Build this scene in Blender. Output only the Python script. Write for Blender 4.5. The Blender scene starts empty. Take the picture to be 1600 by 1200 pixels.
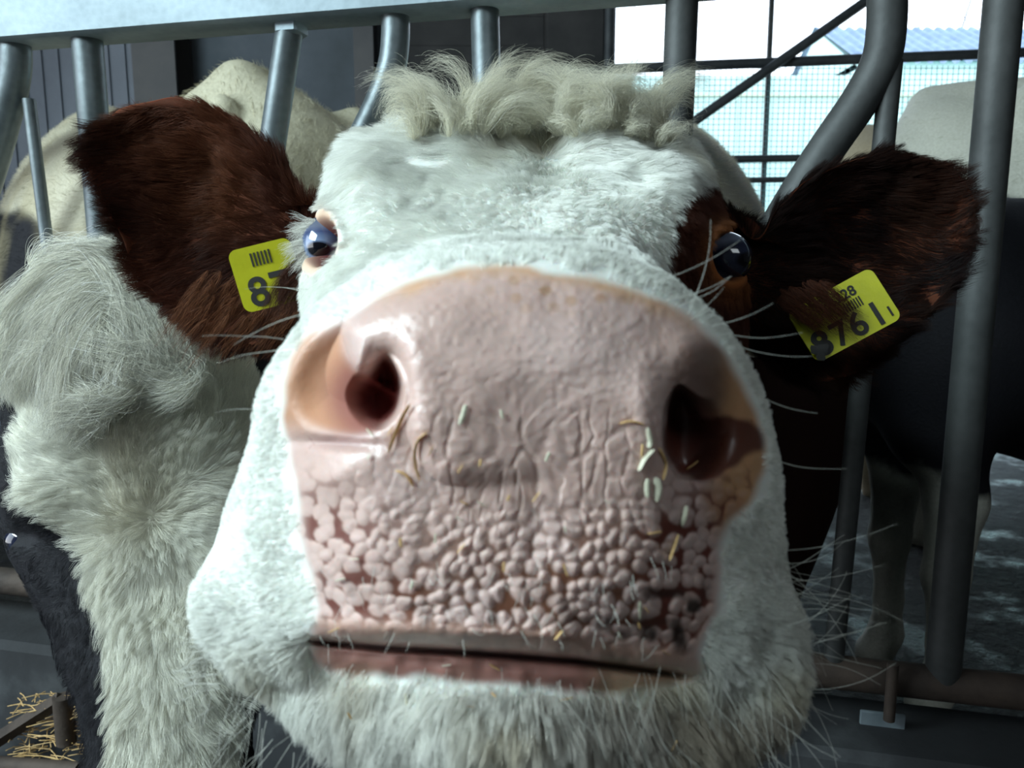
FUR = True
import bpy, math, random
import numpy as np
from mathutils import Vector, Matrix, kdtree

# ------------------------------------------------------------------ camera, sky, daylight, exposure
sc = bpy.context.scene
FPX = 1232.0                      # focal length in pixels of the 1600x1200 frame
PITCH = math.radians(8.6)
CAMZ = 1.0
cam_data = bpy.data.cameras.new('camera')
cam = bpy.data.objects.new('camera', cam_data)
sc.collection.objects.link(cam)
cam.location = (0, 0, CAMZ)
cam.rotation_euler = (math.radians(90) - PITCH, 0, 0)
cam_data.sensor_width = 36.0
cam_data.lens = 36.0 * FPX / 1600.0
cam_data.clip_start = 0.02
cam_data.dof.use_dof = True
cam_data.dof.focus_distance = 0.72
cam_data.dof.aperture_fstop = 11.5
sc.camera = cam

world = bpy.data.worlds.new('sky'); sc.world = world
world.use_nodes = True
wn = world.node_tree
bg = wn.nodes['Background']
wtc = wn.nodes.new('ShaderNodeTexCoord'); wsep = wn.nodes.new('ShaderNodeSeparateXYZ')
wr = wn.nodes.new('ShaderNodeValToRGB')
wn.links.new(wtc.outputs['Generated'], wsep.inputs[0]); wn.links.new(wsep.outputs['Z'], wr.inputs['Fac'])
wr.color_ramp.elements[0].position = 0.0; wr.color_ramp.elements[0].color = (0.93, 0.97, 1.0, 1)
wr.color_ramp.elements[1].position = 0.6; wr.color_ramp.elements[1].color = (0.62, 0.80, 1.0, 1)
wn.links.new(wr.outputs[0], bg.inputs['Color'])
bg.inputs['Strength'].default_value = 2.8

def area_light(name, loc, target, sx, sy, energy, color):
    ld = bpy.data.lights.new(name, 'AREA'); ld.shape = 'RECTANGLE'; ld.size = sx; ld.size_y = sy
    ld.energy = energy; ld.color = color
    o = bpy.data.objects.new(name, ld); sc.collection.objects.link(o)
    o.location = loc
    o.rotation_euler = (Vector(target) - Vector(loc)).to_track_quat('-Z', 'Y').to_euler()
    return o
# overcast daylight falling through the open side of the barn, up and to the left of the camera
area_light('daylight_open_side', (-2.6, -0.65, 2.8), (0.0, 0.6, 0.95), 2.0, 1.3, 182, (0.76, 0.95, 1.0))
# added fill lamp behind the camera, lifting the dark right of the face
area_light('fill_behind_camera', (1.1, -1.9, 3.1), (0.1, 0.5, 1.0), 1.5, 1.2, 16, (0.86, 0.96, 1.0))
sc.view_settings.view_transform = 'Standard'
sc.view_settings.look = 'None'
sc.view_settings.gamma = 1.0
sc.view_settings.use_curve_mapping = False
sc.view_settings.exposure = 0.14
sc.cycles_curves.shape = 'RIBBONS'
sc.cycles.max_bounces = 8
sc.cycles.diffuse_bounces = 4
sc.cycles.transparent_max_bounces = 12

random.seed(5)
rng = np.random.default_rng(11)

# ------------------------------------------------------------------ measuring helpers
CP, SP = math.cos(PITCH), math.sin(PITCH)
def cam2w(p):
    """a point measured along the lens axis (right, ahead, up) -> place in the barn"""
    p = np.asarray(p, float)
    x, d, z = p[..., 0], p[..., 1], p[..., 2]
    return np.stack([x, d * CP + z * SP, -d * SP + z * CP + CAMZ], -1)
def w2cam(p):
    p = np.asarray(p, float)
    x, y, z = p[..., 0], p[..., 1], p[..., 2] - CAMZ
    return np.stack([x, y * CP - z * SP, y * SP + z * CP], -1)
def C(px, py, d):
    return np.array([(px - 800.0) / FPX * d, d, (600.0 - py) / FPX * d])
def W(px, py, d):
    return cam2w(C(px, py, d))
def ray(px, py):
    return cam2w(C(px, py, 1.0)) - np.array([0, 0, CAMZ])
def Wz(px, py, z):
    r = ray(px, py); t = (z - CAMZ) / r[2]
    return r * t + np.array([0, 0, CAMZ])
def Wy(px, py, y):
    r = ray(px, py); return r * (y / r[1]) + np.array([0, 0, CAMZ])
RAIL_Z = 1.35
_f0, _f1 = Wz(0, 62, RAIL_Z), Wz(590, 16, RAIL_Z)
FD = (_f1 - _f0); FD[2] = 0; FD /= np.linalg.norm(FD)          # along the feed barrier
FN = np.array([-FD[1], FD[0], 0.0])                              # away from the camera
def Wf(px, py, off=0.0):
    r = ray(px, py); o = np.array([0, 0, CAMZ])
    t = (np.dot(_f0 - o, FN) + off) / np.dot(r, FN)
    return o + r * t
def fence_at(px, z, off=0.0):
    """the point of the barrier plane in picture column px at height z"""
    y0, y1 = -3000.0, 4000.0
    for _ in range(50):
        m = (y0 + y1) / 2
        if Wf(px, m, off)[2] > z: y0 = m
        else: y1 = m
    return Wf(px, (y0 + y1) / 2, off)

# ------------------------------------------------------------------ object helpers
COL = sc.collection
def tag(o, label=None, cat=None, group=None, kind=None):
    if label: o['label'] = label
    if cat: o['category'] = cat
    if group: o['group'] = group
    if kind: o['kind'] = kind
    return o
BASE = {}
def empty(name, loc=(0, 0, 0)):
    o = bpy.data.objects.new(name, None); COL.objects.link(o)
    o.location = tuple(float(v) for v in loc); o.empty_display_size = 0.05
    BASE[o.name] = np.array(loc, float)
    return o
def base_of(o):
    return BASE.get(o.name, np.zeros(3)) if o is not None else np.zeros(3)
def mesh_obj(name, v, f, mat=None, parent=None, origin=None, smooth=True, cols=None, colname='Col', attrs=None):
    """v in world coordinates; the object's origin is its parent's base, or `origin` for a top-level thing"""
    v = np.asarray(v, float)
    pb = base_of(parent)
    org = np.array(origin, float) if origin is not None else (pb if parent is not None else np.array([v[:, 0].mean(), v[:, 1].mean(), v[:, 2].min()]))
    me = bpy.data.meshes.new(name)
    vv = (v - org).astype(np.float32)
    if isinstance(f, np.ndarray) and f.ndim == 2:
        n, k = f.shape
        me.vertices.add(len(vv)); me.vertices.foreach_set('co', vv.ravel())
        me.loops.add(n * k); me.loops.foreach_set('vertex_index', f.astype(np.int32).ravel())
        me.polygons.add(n)
        me.polygons.foreach_set('loop_start', np.arange(0, n * k, k, dtype=np.int32))
        me.polygons.foreach_set('loop_total', np.full(n, k, dtype=np.int32))
        me.update(calc_edges=True); me.validate()
    else:
        me.from_pydata([tuple(map(float, p)) for p in vv], [], [tuple(map(int, q)) for q in f]); me.update()
    if smooth:
        me.polygons.foreach_set('use_smooth', np.ones(len(me.polygons), dtype=bool))
    if cols is not None:
        a = me.color_attributes.new(colname, 'FLOAT_COLOR', 'POINT')
        c4 = np.ones((len(vv), 4), np.float32); c4[:, :3] = cols
        a.data.foreach_set('color', c4.ravel())
    if attrs:
        for an, av in attrs.items():
            av = np.asarray(av, np.float32)
            if av.ndim == 2:
                a = me.attributes.new(an, 'FLOAT_VECTOR', 'POINT'); a.data.foreach_set('vector', av.ravel())
            else:
                a = me.attributes.new(an, 'FLOAT', 'POINT'); a.data.foreach_set('value', av.ravel())
    if mat: me.materials.append(mat)
    o = bpy.data.objects.new(name, me); COL.objects.link(o)
    if parent is not None:
        o.parent = parent
        o.location = tuple(org - pb)
    else:
        o.location = tuple(org)
    BASE[o.name] = org
    return o

class MB:
    """collects shapes for ONE mesh"""
    def __init__(s): s.v = []; s.f = []
    def add(s, v, f):
        n = len(s.v); s.v += [tuple(map(float, p)) for p in v]; s.f += [tuple(i + n for i in q) for q in f]; return s
    def box(s, c, size, rz=0.0, bev=0.0, axes=None):
        c = np.array(c, float); hx, hy, hz = [q / 2 for q in size]
        if axes is None:
            ax = np.array([math.cos(rz), math.sin(rz), 0]); ay = np.array([-math.sin(rz), math.cos(rz), 0]); az = np.array([0, 0, 1.0])
        else: ax, ay, az = [np.array(a, float) for a in axes]
        b = min(bev, hx * .9, hy * .9, hz * .9)
        if b <= 0:
            P = [c + ax * sx * hx + ay * sy * hy + az * sz * hz for sz in (-1, 1) for sy in (-1, 1) for sx in (-1, 1)]
            return s.add(P, [(0, 2, 3, 1), (4, 5, 7, 6), (0, 1, 5, 4), (2, 6, 7, 3), (0, 4, 6, 2), (1, 3, 7, 5)])
        # chamfered box: stacked outlines in z
        def outline(hx_, hy_, cb): 
            return [(hx_, -hy_ + cb), (hx_, hy_ - cb), (hx_ - cb, hy_), (-hx_ + cb, hy_), (-hx_, hy_ - cb), (-hx_, -hy_ + cb), (-hx_ + cb, -hy_), (hx_ - cb, -hy_)]
        P = []
        for z, ins in ((-hz, b), (-hz + b, 0), (hz - b, 0), (hz, b)):
            for (x, y) in outline(hx - ins, hy - ins, b): P.append(c + ax * x + ay * y + az * z)
        F = [tuple(range(7, -1, -1)), tuple(range(24, 32))]
        for k in range(3):
            for i in range(8):
                j = (i + 1) % 8; F.append((k * 8 + i, k * 8 + j, (k + 1) * 8 + j, (k + 1) * 8 + i))
        return s.add(P, F)
    def tube(s, pts, r, seg=16, cap=True, flat=1.0):
        pts = [np.array(p, float) for p in pts]; n = len(pts)
        rr = [r] * n if np.isscalar(r) else list(r)
        T = [pts[min(i + 1, n - 1)] - pts[max(i - 1, 0)] for i in range(n)]
        T = [t / (np.linalg.norm(t) + 1e-12) for t in T]
        up = np.array([0, 0, 1.0]) if abs(T[0][2]) < .9 else np.array([0, 1.0, 0])
        a = np.cross(T[0], up); a /= np.linalg.norm(a); P = []
        for i in range(n):
            a = a - T[i] * np.dot(a, T[i]); a /= (np.linalg.norm(a) + 1e-12); b = np.cross(T[i], a)
            for k in range(seg):
                t = 2 * math.pi * k / seg
                P.append(pts[i] + rr[i] * (a * math.cos(t) + b * math.sin(t) * flat))
        F = [(i * seg + k, i * seg + (k + 1) % seg, (i + 1) * seg + (k + 1) % seg, (i + 1) * seg + k) for i in range(n - 1) for k in range(seg)]
        if cap:
            F.append(tuple(range(seg - 1, -1, -1))); F.append(tuple(range((n - 1) * seg, n * seg)))
        return s.add(P, F)
    def build(s, name, mat, parent=None, smooth=True, origin=None, **kw):
        o = mesh_obj(name, np.array(s.v), s.f, mat, parent, origin=origin, smooth=smooth, **kw)
        if smooth:
            try: o.data.set_sharp_from_angle(angle=math.radians(38))
            except Exception: pass
        return o

def catmull(P, n, closed=False):
    """P (k,3) -> n samples"""
    P = np.asarray(P, float); k = len(P)
    if closed:
        u = np.arange(n) / n * k; i = np.floor(u).astype(int); t = (u - i)[:, None]
        g = lambda j: P[j % k]
    else:
        u = np.linspace(0, k - 1, n); i = np.minimum(np.floor(u).astype(int), k - 2); t = (u - i)[:, None]
        g = lambda j: P[np.clip(j, 0, k - 1)]
    p0, p1, p2, p3 = g(i - 1), g(i), g(i + 1), g(i + 2)
    return 0.5 * (2 * p1 + (p2 - p0) * t + (2 * p0 - 5 * p1 + 4 * p2 - p3) * t ** 2 + (3 * p1 - p0 - 3 * p2 + p3) * t ** 3)

# ------------------------------------------------------------------ noise
def _hash(ix, iy, iz, s):
    h = (ix.astype(np.int64) * 73856093) ^ (iy.astype(np.int64) * 19349663) ^ (iz.astype(np.int64) * 83492791) ^ (s * 2654435761)
    h = (h ^ (h >> 13)) * 1274126177 & 0xffffffff
    h = (h ^ (h >> 16)) & 0xffffff
    return h / float(0xffffff)
def vnoise(p, scale, seed=0):
    q = np.asarray(p) * scale + 100.3; i = np.floor(q).astype(int); f = q - i; f = f * f * (3 - 2 * f)
    r = 0
    for a in (0, 1):
        for b in (0, 1):
            for c in (0, 1):
                w = (f[..., 0] if a else 1 - f[..., 0]) * (f[..., 1] if b else 1 - f[..., 1]) * (f[..., 2] if c else 1 - f[..., 2])
                r = r + w * _hash(i[..., 0] + a, i[..., 1] + b, i[..., 2] + c, seed)
    return r * 2 - 1
def vnoise3(p, scale, seed=0):
    return np.stack([vnoise(p, scale, seed * 7 + 1), vnoise(p, scale, seed * 7 + 2), vnoise(p, scale, seed * 7 + 3)], -1)
def sstep(a, b, x):
    t = np.clip((x - a) / (b - a), 0, 1); return t * t * (3 - 2 * t)
def poly_sd(px, py, poly):
    """signed distance (positive inside) to a polygon"""
    poly = np.asarray(poly, float); n = len(poly)
    d = np.full(px.shape, 1e9); inside = np.zeros(px.shape, bool)
    for i in range(n):
        x0, y0 = poly[i]; x1, y1 = poly[(i + 1) % n]
        ex, ey = x1 - x0, y1 - y0
        t = np.clip(((px - x0) * ex + (py - y0) * ey) / (ex * ex + ey * ey + 1e-9), 0, 1)
        d = np.minimum(d, np.hypot(px - x0 - t * ex, py - y0 - t * ey))
        c = ((y0 > py) != (y1 > py)) & (px < ex * (py - y0) / (ey if abs(ey) > 1e-9 else 1e-9) + x0)
        inside ^= c
    return np.where(inside, d, -d)
def smooth_poly(pts, n=120):
    p = np.array([(a, b, 0) for a, b in pts], float); return catmull(p, n, closed=True)[:, :2]

# ------------------------------------------------------------------ materials
def new_mat(name):
    m = bpy.data.materials.new(name); m.use_nodes = True
    return m, m.node_tree, m.node_tree.nodes['Principled BSDF']
def node(nt, t, **kw):
    n = nt.nodes.new(t)
    for k, v in kw.items(): setattr(n, k, v)
    return n
def ramp(nt, fac, stops):
    r = node(nt, 'ShaderNodeValToRGB'); e = r.color_ramp.elements
    e[0].position, e[0].color = stops[0][0], (*stops[0][1], 1)
    e[1].position, e[1].color = stops[-1][0], (*stops[-1][1], 1)
    for p, c in stops[1:-1]:
        x = e.new(p); x.color = (*c, 1)
    nt.links.new(fac, r.inputs['Fac']); return r.outputs['Color']
def noise_tex(nt, scale, detail=4, rough=.6, vec=None, dist=0):
    n = node(nt, 'ShaderNodeTexNoise'); n.inputs['Scale'].default_value = scale; n.inputs['Detail'].default_value = detail
    n.inputs['Roughness'].default_value = rough; n.inputs['Distortion'].default_value = dist
    if vec is None:
        tc = node(nt, 'ShaderNodeTexCoord'); vec = tc.outputs['Object']
    nt.links.new(vec, n.inputs['Vector']); return n.outputs['Fac']
def bump(nt, b, h, strength=.3, dist=.01, prev=None):
    n = node(nt, 'ShaderNodeBump'); n.inputs['Strength'].default_value = strength; n.inputs['Distance'].default_value = dist
    nt.links.new(h, n.inputs['Height'])
    if prev is not None: nt.links.new(prev, n.inputs['Normal'])
    nt.links.new(n.outputs['Normal'], b.inputs['Normal']); return n.outputs['Normal']
def simple_mat(name, stops, scale=6, rough=.6, metal=0.0, bmp=.15, bscale=None, bdist=.004, spec=.5, detail=6):
    m, nt, b = new_mat(name)
    f = noise_tex(nt, scale, detail)
    nt.links.new(ramp(nt, f, stops), b.inputs['Base Color'])
    b.inputs['Roughness'].default_value = rough; b.inputs['Metallic'].default_value = metal
    b.inputs['Specular IOR Level'].default_value = spec
    if bmp: bump(nt, b, noise_tex(nt, bscale or scale * 6, 5), bmp, bdist)
    return m
M = {}
def galv(name, dark, light, rough=.42, metal=.55, scale=9):
    m, nt, b = new_mat(name)
    tc = node(nt, 'ShaderNodeTexCoord')
    f = noise_tex(nt, scale, 8, .65, tc.outputs['Object'])
    v = node(nt, 'ShaderNodeTexVoronoi'); v.inputs['Scale'].default_value = 90; nt.links.new(tc.outputs['Object'], v.inputs['Vector'])
    mx = node(nt, 'ShaderNodeMath', operation='MULTIPLY_ADD'); nt.links.new(v.outputs['Distance'], mx.inputs[0]); mx.inputs[1].default_value = .12
    nt.links.new(f, mx.inputs[2])
    nt.links.new(ramp(nt, mx.outputs[0], [(.3, dark), (.55, tuple((a + c) / 2 for a, c in zip(dark, light))), (.8, light)]), b.inputs['Base Color'])
    b.inputs['Metallic'].default_value = metal; b.inputs['Roughness'].default_value = rough
    bump(nt, b, noise_tex(nt, 60, 4, .6, tc.outputs['Object']), .25, .002)
    return m
M['galv'] = galv('galvanised_steel', (.07, .085, .09), (.19, .22, .235))
M['galv_rail'] = galv('galvanised_rail', (.14, .18, .20), (.30, .36, .40), rough=.55, metal=.35, scale=5)
M['galv_dark'] = galv('dark_galvanised_steel', (.035, .038, .038), (.085, .09, .09), rough=.6, metal=.4)  # darker galvanised steel for the right-hand bars and gate upright
M['rust'] = simple_mat('rusty_dark_steel', [(.3, (.03, .022, .018)), (.7, (.09, .065, .05))], 12, .75, .2, .4)
M['gate'] = simple_mat('dark_gate_steel', [(.3, (.025, .03, .035)), (.7, (.06, .065, .07))], 12, .6, .4, .2)
M['concrete'] = simple_mat('stained_concrete', [(.25, (.008, .008, .009)), (.5, (.025, .027, .03)), (.80, (.12, .13, .135))], 4, .85, 0, .5, 30, .004)
M['yellow'] = simple_mat('yellow_tag_plastic', [(.3, (.36, .36, .01)), (.7, (.46, .45, .016))], 40, .35, 0, .05)
M['ink'] = simple_mat('black_ink', [(.3, (.008, .008, .008)), (.7, (.02, .02, .018))], 40, .6, 0, 0)
M['straw'] = simple_mat('dry_straw', [(.3, (.50, .29, .10)), (.7, (.78, .54, .25))], 120, .6, 0, .2)
M['husk'] = simple_mat('pale_husk', [(.3, (.55, .52, .38)), (.7, (.72, .70, .56))], 120, .5, 0, .2)
# ------------------------------------------------------------------ fur
def hair_mat(name, rough=.55, spec=.25, trans=.18):
    m, nt, b = new_mat(name)
    at = node(nt, 'ShaderNodeAttribute', attribute_name='tint')
    nt.links.new(at.outputs['Color'], b.inputs['Base Color'])
    b.inputs['Roughness'].default_value = rough; b.inputs['Specular IOR Level'].default_value = spec
    tr = node(nt, 'ShaderNodeBsdfTranslucent'); nt.links.new(at.outputs['Color'], tr.inputs['Color'])
    mx = node(nt, 'ShaderNodeMixShader'); mx.inputs[0].default_value = trans
    nt.links.new(b.outputs[0], mx.inputs[1]); nt.links.new(tr.outputs[0], mx.inputs[2])
    nt.links.new(mx.outputs[0], nt.nodes['Material Output'].inputs['Surface'])
    return m
M['fur'] = hair_mat('fur_hair')
M['fur_dark'] = hair_mat('dark_fur_hair', rough=.5, spec=.12, trans=.05)

def curves_obj(name, P, R, tint, mat, parent, label=None):
    """P (n,k,3) world, R (n,k) radii, tint (n,3)"""
    n, k = P.shape[:2]
    hc = bpy.data.hair_curves.new(name)
    hc.add_curves([k] * n)
    org = base_of(parent)
    hc.position_data.foreach_set('vector', (P - org).astype(np.float32).ravel())
    ra = hc.attributes.get('radius') or hc.attributes.new('radius', 'FLOAT', 'POINT')
    ra.data.foreach_set('value', R.astype(np.float32).ravel())
    ta = hc.attributes.new('tint', 'FLOAT_VECTOR', 'CURVE')
    ta.data.foreach_set('vector', tint.astype(np.float32).ravel())
    hc.materials.append(mat)
    o = bpy.data.objects.new(name, hc); COL.objects.link(o)
    if parent is not None: o.parent = parent
    o['kind'] = 'stuff'
    if label: o['label'] = label
    return o

def sample_mesh(v, f, dens, n):
    """v (N,3), f quads (F,4), dens per vertex -> indices and weights of n random surface points"""
    t = np.concatenate([f[:, [0, 1, 2]], f[:, [0, 2, 3]]]) if f.shape[1] == 4 else f
    a = np.linalg.norm(np.cross(v[t[:, 1]] - v[t[:, 0]], v[t[:, 2]] - v[t[:, 0]]), axis=1) * dens[t].mean(1)
    c = np.cumsum(a); c /= c[-1]
    k = np.searchsorted(c, rng.random(n)); k = np.minimum(k, len(t) - 1)
    r1 = np.sqrt(rng.random(n)); r2 = rng.random(n)
    w = np.stack([1 - r1, r1 * (1 - r2), r1 * r2], 1)
    return t[k], w
def interp(a, ti, w):
    a = np.asarray(a)
    if a.ndim == 1: return (a[ti] * w).sum(1)
    return (a[ti] * w[..., None]).sum(1)
def norm(a):
    return a / (np.linalg.norm(a, axis=-1, keepdims=True) + 1e-12)

def fur(name, v, f, nrm, dens, length, comb, color, n, mat, parent, lift=.35, rad=.0001, clump=.5, clump_size=.006,
        wave=.35, wave_scale=90, k=5, jit=.25, droop=0.0, label=None, curl=0.0, colvar=.10):
    ti, w = sample_mesh(v, f, dens, n)
    p = interp(v, ti, w); nn = norm(interp(nrm, ti, w)); c = interp(comb, ti, w); L = interp(length, ti, w) * rng.uniform(.6, 1.15, n)
    col = interp(color, ti, w)
    c = c - nn * (c * nn).sum(1, keepdims=True); c = norm(c)
    c = c + vnoise3(p, wave_scale, 3) * wave + vnoise3(p, wave_scale * .3, 5) * wave * .8 + rng.normal(0, jit, (n, 3)) * .5
    lf = lift * (1 + .5 * vnoise(p, wave_scale * .6, 9))[:, None]
    d0 = norm(norm(c) * (1 - lf) + nn * (lf + .12))
    d1 = norm(norm(c) + nn * lf * .25 + np.array([0, 0, -droop]))
    s = np.linspace(0, 1, k)
    P = np.zeros((n, k, 3))
    side = norm(np.cross(nn, d1))
    ph = rng.uniform(0, 6.28, n)
    for j, t in enumerate(s):
        P[:, j] = p + L[:, None] * (d0 * (t - .5 * t * t) + d1 * .5 * t * t)
        if curl: P[:, j] += side * (L * curl * t * np.sin(ph + t * 5))[:, None]
    if clump > 0:
        area = max(n * 1e-9, 1e-9)
        nc = max(40, int(n / 45))
        ci = rng.choice(n, min(nc, n), replace=False)
        kd = kdtree.KDTree(len(ci))
        for a, i in enumerate(ci): kd.insert(p[i], a)
        kd.balance()
        near = np.array([kd.find(q)[1] for q in p])
        tgt = P[ci[near]]
        dist = np.linalg.norm(p - p[ci[near]], axis=1)
        wgt = clump * np.clip(1 - dist / (clump_size * 2.5), 0, 1)
        for j, t in enumerate(s):
            P[:, j] += (tgt[:, j] - P[:, j]) * (wgt * t ** 1.3)[:, None]
    R = np.outer(np.ones(n) * rad, 1 - .75 * s)
    tint = np.clip(col * (1 + rng.normal(0, colvar, (n, 1))) * (1 + .12 * vnoise(p, 60, 21))[:, None], 0, 1)
    return curves_obj(name, P, R, tint, mat, parent, label)

def locks(name, guides, nper, spread, rad, col, mat, parent, label=None, colvar=.1, k=24, frizz=.0015, taper=.25, tone=.10):
    """guides: list of polylines (each (m,3) world); hairs follow each guide inside a bundle"""
    PP, CC = [], []
    for gi, g in enumerate(guides):
        G = catmull(g, k)
        T = norm(np.gradient(G, axis=0)); a = norm(np.cross(T, np.array([.3, .2, .9]))); b = np.cross(T, a)
        th = rng.uniform(0, 6.28, nper); rr = np.sqrt(rng.random(nper)) * spread * rng.uniform(.7, 1.3)
        s = np.linspace(0, 1, k)
        prof = (.45 + .8 * np.sin(np.clip(s * 1.15, 0, 1) * math.pi) ** .7) * (1 - (1 - taper) * s ** 3)
        st = rng.uniform(.8, 1.12, nper)
        twist = rng.uniform(-2.5, 2.5)
        for h in range(nper):
            ang = th[h] + twist * s
            u = np.clip(s * st[h], 0, 1)
            Gi = np.stack([np.interp(u, s, G[:, q]) for q in range(3)], 1)
            off = (a * np.cos(ang)[:, None] + b * np.sin(ang)[:, None]) * (rr[h] * prof)[:, None]
            wob = rng.normal(0, frizz, 3) * (s ** 1.5)[:, None] + rng.normal(0, frizz * .6, 3) * np.sin(s * rng.uniform(4, 9))[:, None]
            PP.append(Gi + off + wob)
        cg = np.array(col) * rng.uniform(1 - tone * 1.6, 1 + tone * .6)
        CC.append(np.clip(cg * (1 + rng.normal(0, colvar, (nper, 1))), 0, 1))
    P = np.array(PP); tint = np.concatenate(CC)
    R = np.outer(np.ones(len(P)) * rad, 1 - .7 * np.linspace(0, 1, k))
    return curves_obj(name, P, R, tint, mat, parent, label)

# ------------------------------------------------------------------ lofted animal body
def loft(rings, per_seg, M_=480):
    """rings (K,16,3) camera-measured points -> (rows,M,3) grid and row parameter"""
    R = np.array([catmull(r, M_, closed=True) for r in rings])      # K,M,3
    K = len(R); rows = []; par = []
    for k in range(K - 1):
        p0 = R[max(k - 1, 0)]; p1 = R[k]; p2 = R[k + 1]; p3 = R[min(k + 2, K - 1)]
        m = per_seg[k]
        for j in range(m):
            t = j / m
            # centripetal-like tangents scaled by distance
            rows.append(0.5 * (2 * p1 + (p2 - p0) * t + (2 * p0 - 5 * p1 + 4 * p2 - p3) * t ** 2 + (3 * p1 - p0 - 3 * p2 + p3) * t ** 3))
            par.append(k + t)
    rows.append(R[-1]); par.append(K - 1)
    return np.array(rows), np.array(par)
def grid_faces(nr, m, flip=False):
    i = np.arange(nr - 1)[:, None]; j = np.arange(m)[None, :]
    a = i * m + j; b = i * m + (j + 1) % m; c = (i + 1) * m + (j + 1) % m; d = (i + 1) * m + j
    f = np.stack([a, b, c, d], -1).reshape(-1, 4)
    return f[:, ::-1] if flip else f
def grid_normals(G):
    du = np.roll(G, -1, 1) - np.roll(G, 1, 1)
    dv = np.gradient(G, axis=0)
    return norm(np.cross(du, dv))
def ellring(c, up, hw, u, dn, right=(1, 0, 0), e=1.0):
    """16 points: 0 top, 4 right, 8 bottom, 12 left"""
    c = np.array(c, float); up = norm(np.array(up, float)); rt = np.array(right, float); rt = norm(rt - up * np.dot(rt, up))
    o = []
    for i in range(16):
        t = 2 * math.pi * i / 16; s_, c_ = math.sin(t), math.cos(t)
        s_ = math.copysign(abs(s_) ** e, s_); c_ = math.copysign(abs(c_) ** e, c_)
        o.append(c + rt * hw * s_ + up * (u if c_ > 0 else dn) * c_)
    return np.array(o)

# ------------------------------------------------------------------ distance-field bodies for the cows further back
def cap_sd(p, a, b, ra, rb):
    a = np.array(a, float); b = np.array(b, float); ab = b - a
    t = np.clip(((p - a) @ ab) / (ab @ ab), 0, 1)
    return np.linalg.norm(p - a - t[..., None] * ab, axis=-1) - (ra + (rb - ra) * t)
def smin(a, b, k):
    h = np.clip(.5 + .5 * (b - a) / k, 0, 1); return b + (a - b) * h - k * h * (1 - h)
def surface_net(fn, lo, hi, res):
    lo = np.array(lo, float); hi = np.array(hi, float)
    n = np.ceil((hi - lo) / res).astype(int) + 1
    ax = [lo[i] + np.arange(n[i]) * res for i in range(3)]
    P = np.stack(np.meshgrid(*ax, indexing='ij'), -1)
    f = fn(P)
    ins = f < 0
    acc = np.zeros((n[0] - 1, n[1] - 1, n[2] - 1, 3)); cnt = np.zeros((n[0] - 1, n[1] - 1, n[2] - 1))
    cs = [(a, b, c) for a in (0, 1) for b in (0, 1) for c in (0, 1)]
    sl = lambda A, o: A[o[0]:n[0] - 1 + o[0], o[1]:n[1] - 1 + o[1], o[2]:n[2] - 1 + o[2]]
    for i in range(8):
        for j in range(i + 1, 8):
            if sum(abs(x - y) for x, y in zip(cs[i], cs[j])) != 1: continue
            fa, fb = sl(f, cs[i]), sl(f, cs[j]); m = (fa < 0) != (fb < 0)
            t = np.where(m, fa / np.where(m, fa - fb, 1), 0)
            pt = sl(P, cs[i]) * (1 - t[..., None]) + sl(P, cs[j]) * t[..., None]
            acc += pt * m[..., None]; cnt += m
    act = cnt > 0
    idx = -np.ones(act.shape, int); idx[act] = np.arange(act.sum())
    V = acc[act] / cnt[act][:, None]
    F = []
    for axis in range(3):
        o1 = [0, 0, 0]; o1[axis] = 1
        A = ins[:n[0] - o1[0], :n[1] - o1[1], :n[2] - o1[2]]; B = ins[o1[0]:, o1[1]:, o1[2]:]
        m = A != B
        u, v_ = [(1, 2), (2, 0), (0, 1)][axis]
        I = np.argwhere(m)
        ok = (I[:, u] > 0) & (I[:, v_] > 0) & (I[:, u] < n[u] - 1) & (I[:, v_] < n[v_] - 1)
        I = I[ok]; flip = A[tuple(I.T)]
        def g(du, dv):
            J = I.copy(); J[:, u] -= du; J[:, v_] -= dv; return idx[tuple(J.T)]
        q = np.stack([g(0, 0), g(1, 0), g(1, 1), g(0, 1)], 1)
        q[~flip] = q[~flip][:, ::-1]
        F.append(q)
    F = np.concatenate(F); F = F[(F >= 0).all(1)]
    return V, F
def vert_normals(v, f):
    fn_ = np.cross(v[f[:, 2]] - v[f[:, 0]], v[f[:, 3]] - v[f[:, 1]])
    n = np.zeros_like(v)
    for k in range(4): np.add.at(n, f[:, k], fn_)
    return norm(n)

def coat_mat(name, rough=.65, bstr=.5, scale=140):
    m, nt, b = new_mat(name)
    at = node(nt, 'ShaderNodeAttribute', attribute_name='Col')
    n = noise_tex(nt, scale, 6, .7)
    mx = node(nt, 'ShaderNodeMix', data_type='RGBA', blend_type='MULTIPLY'); mx.inputs[0].default_value = 1
    nt.links.new(at.outputs['Color'], mx.inputs[6]); nt.links.new(ramp(nt, n, [(.25, (.72, .70, .66)), (.7, (1, 1, 1))]), mx.inputs[7])
    nt.links.new(mx.outputs[2], b.inputs['Base Color'])
    b.inputs['Roughness'].default_value = rough; b.inputs['Specular IOR Level'].default_value = .2
    bump(nt, b, n, bstr, .004)
    return m
M['coat'] = coat_mat('cow_coat')
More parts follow.
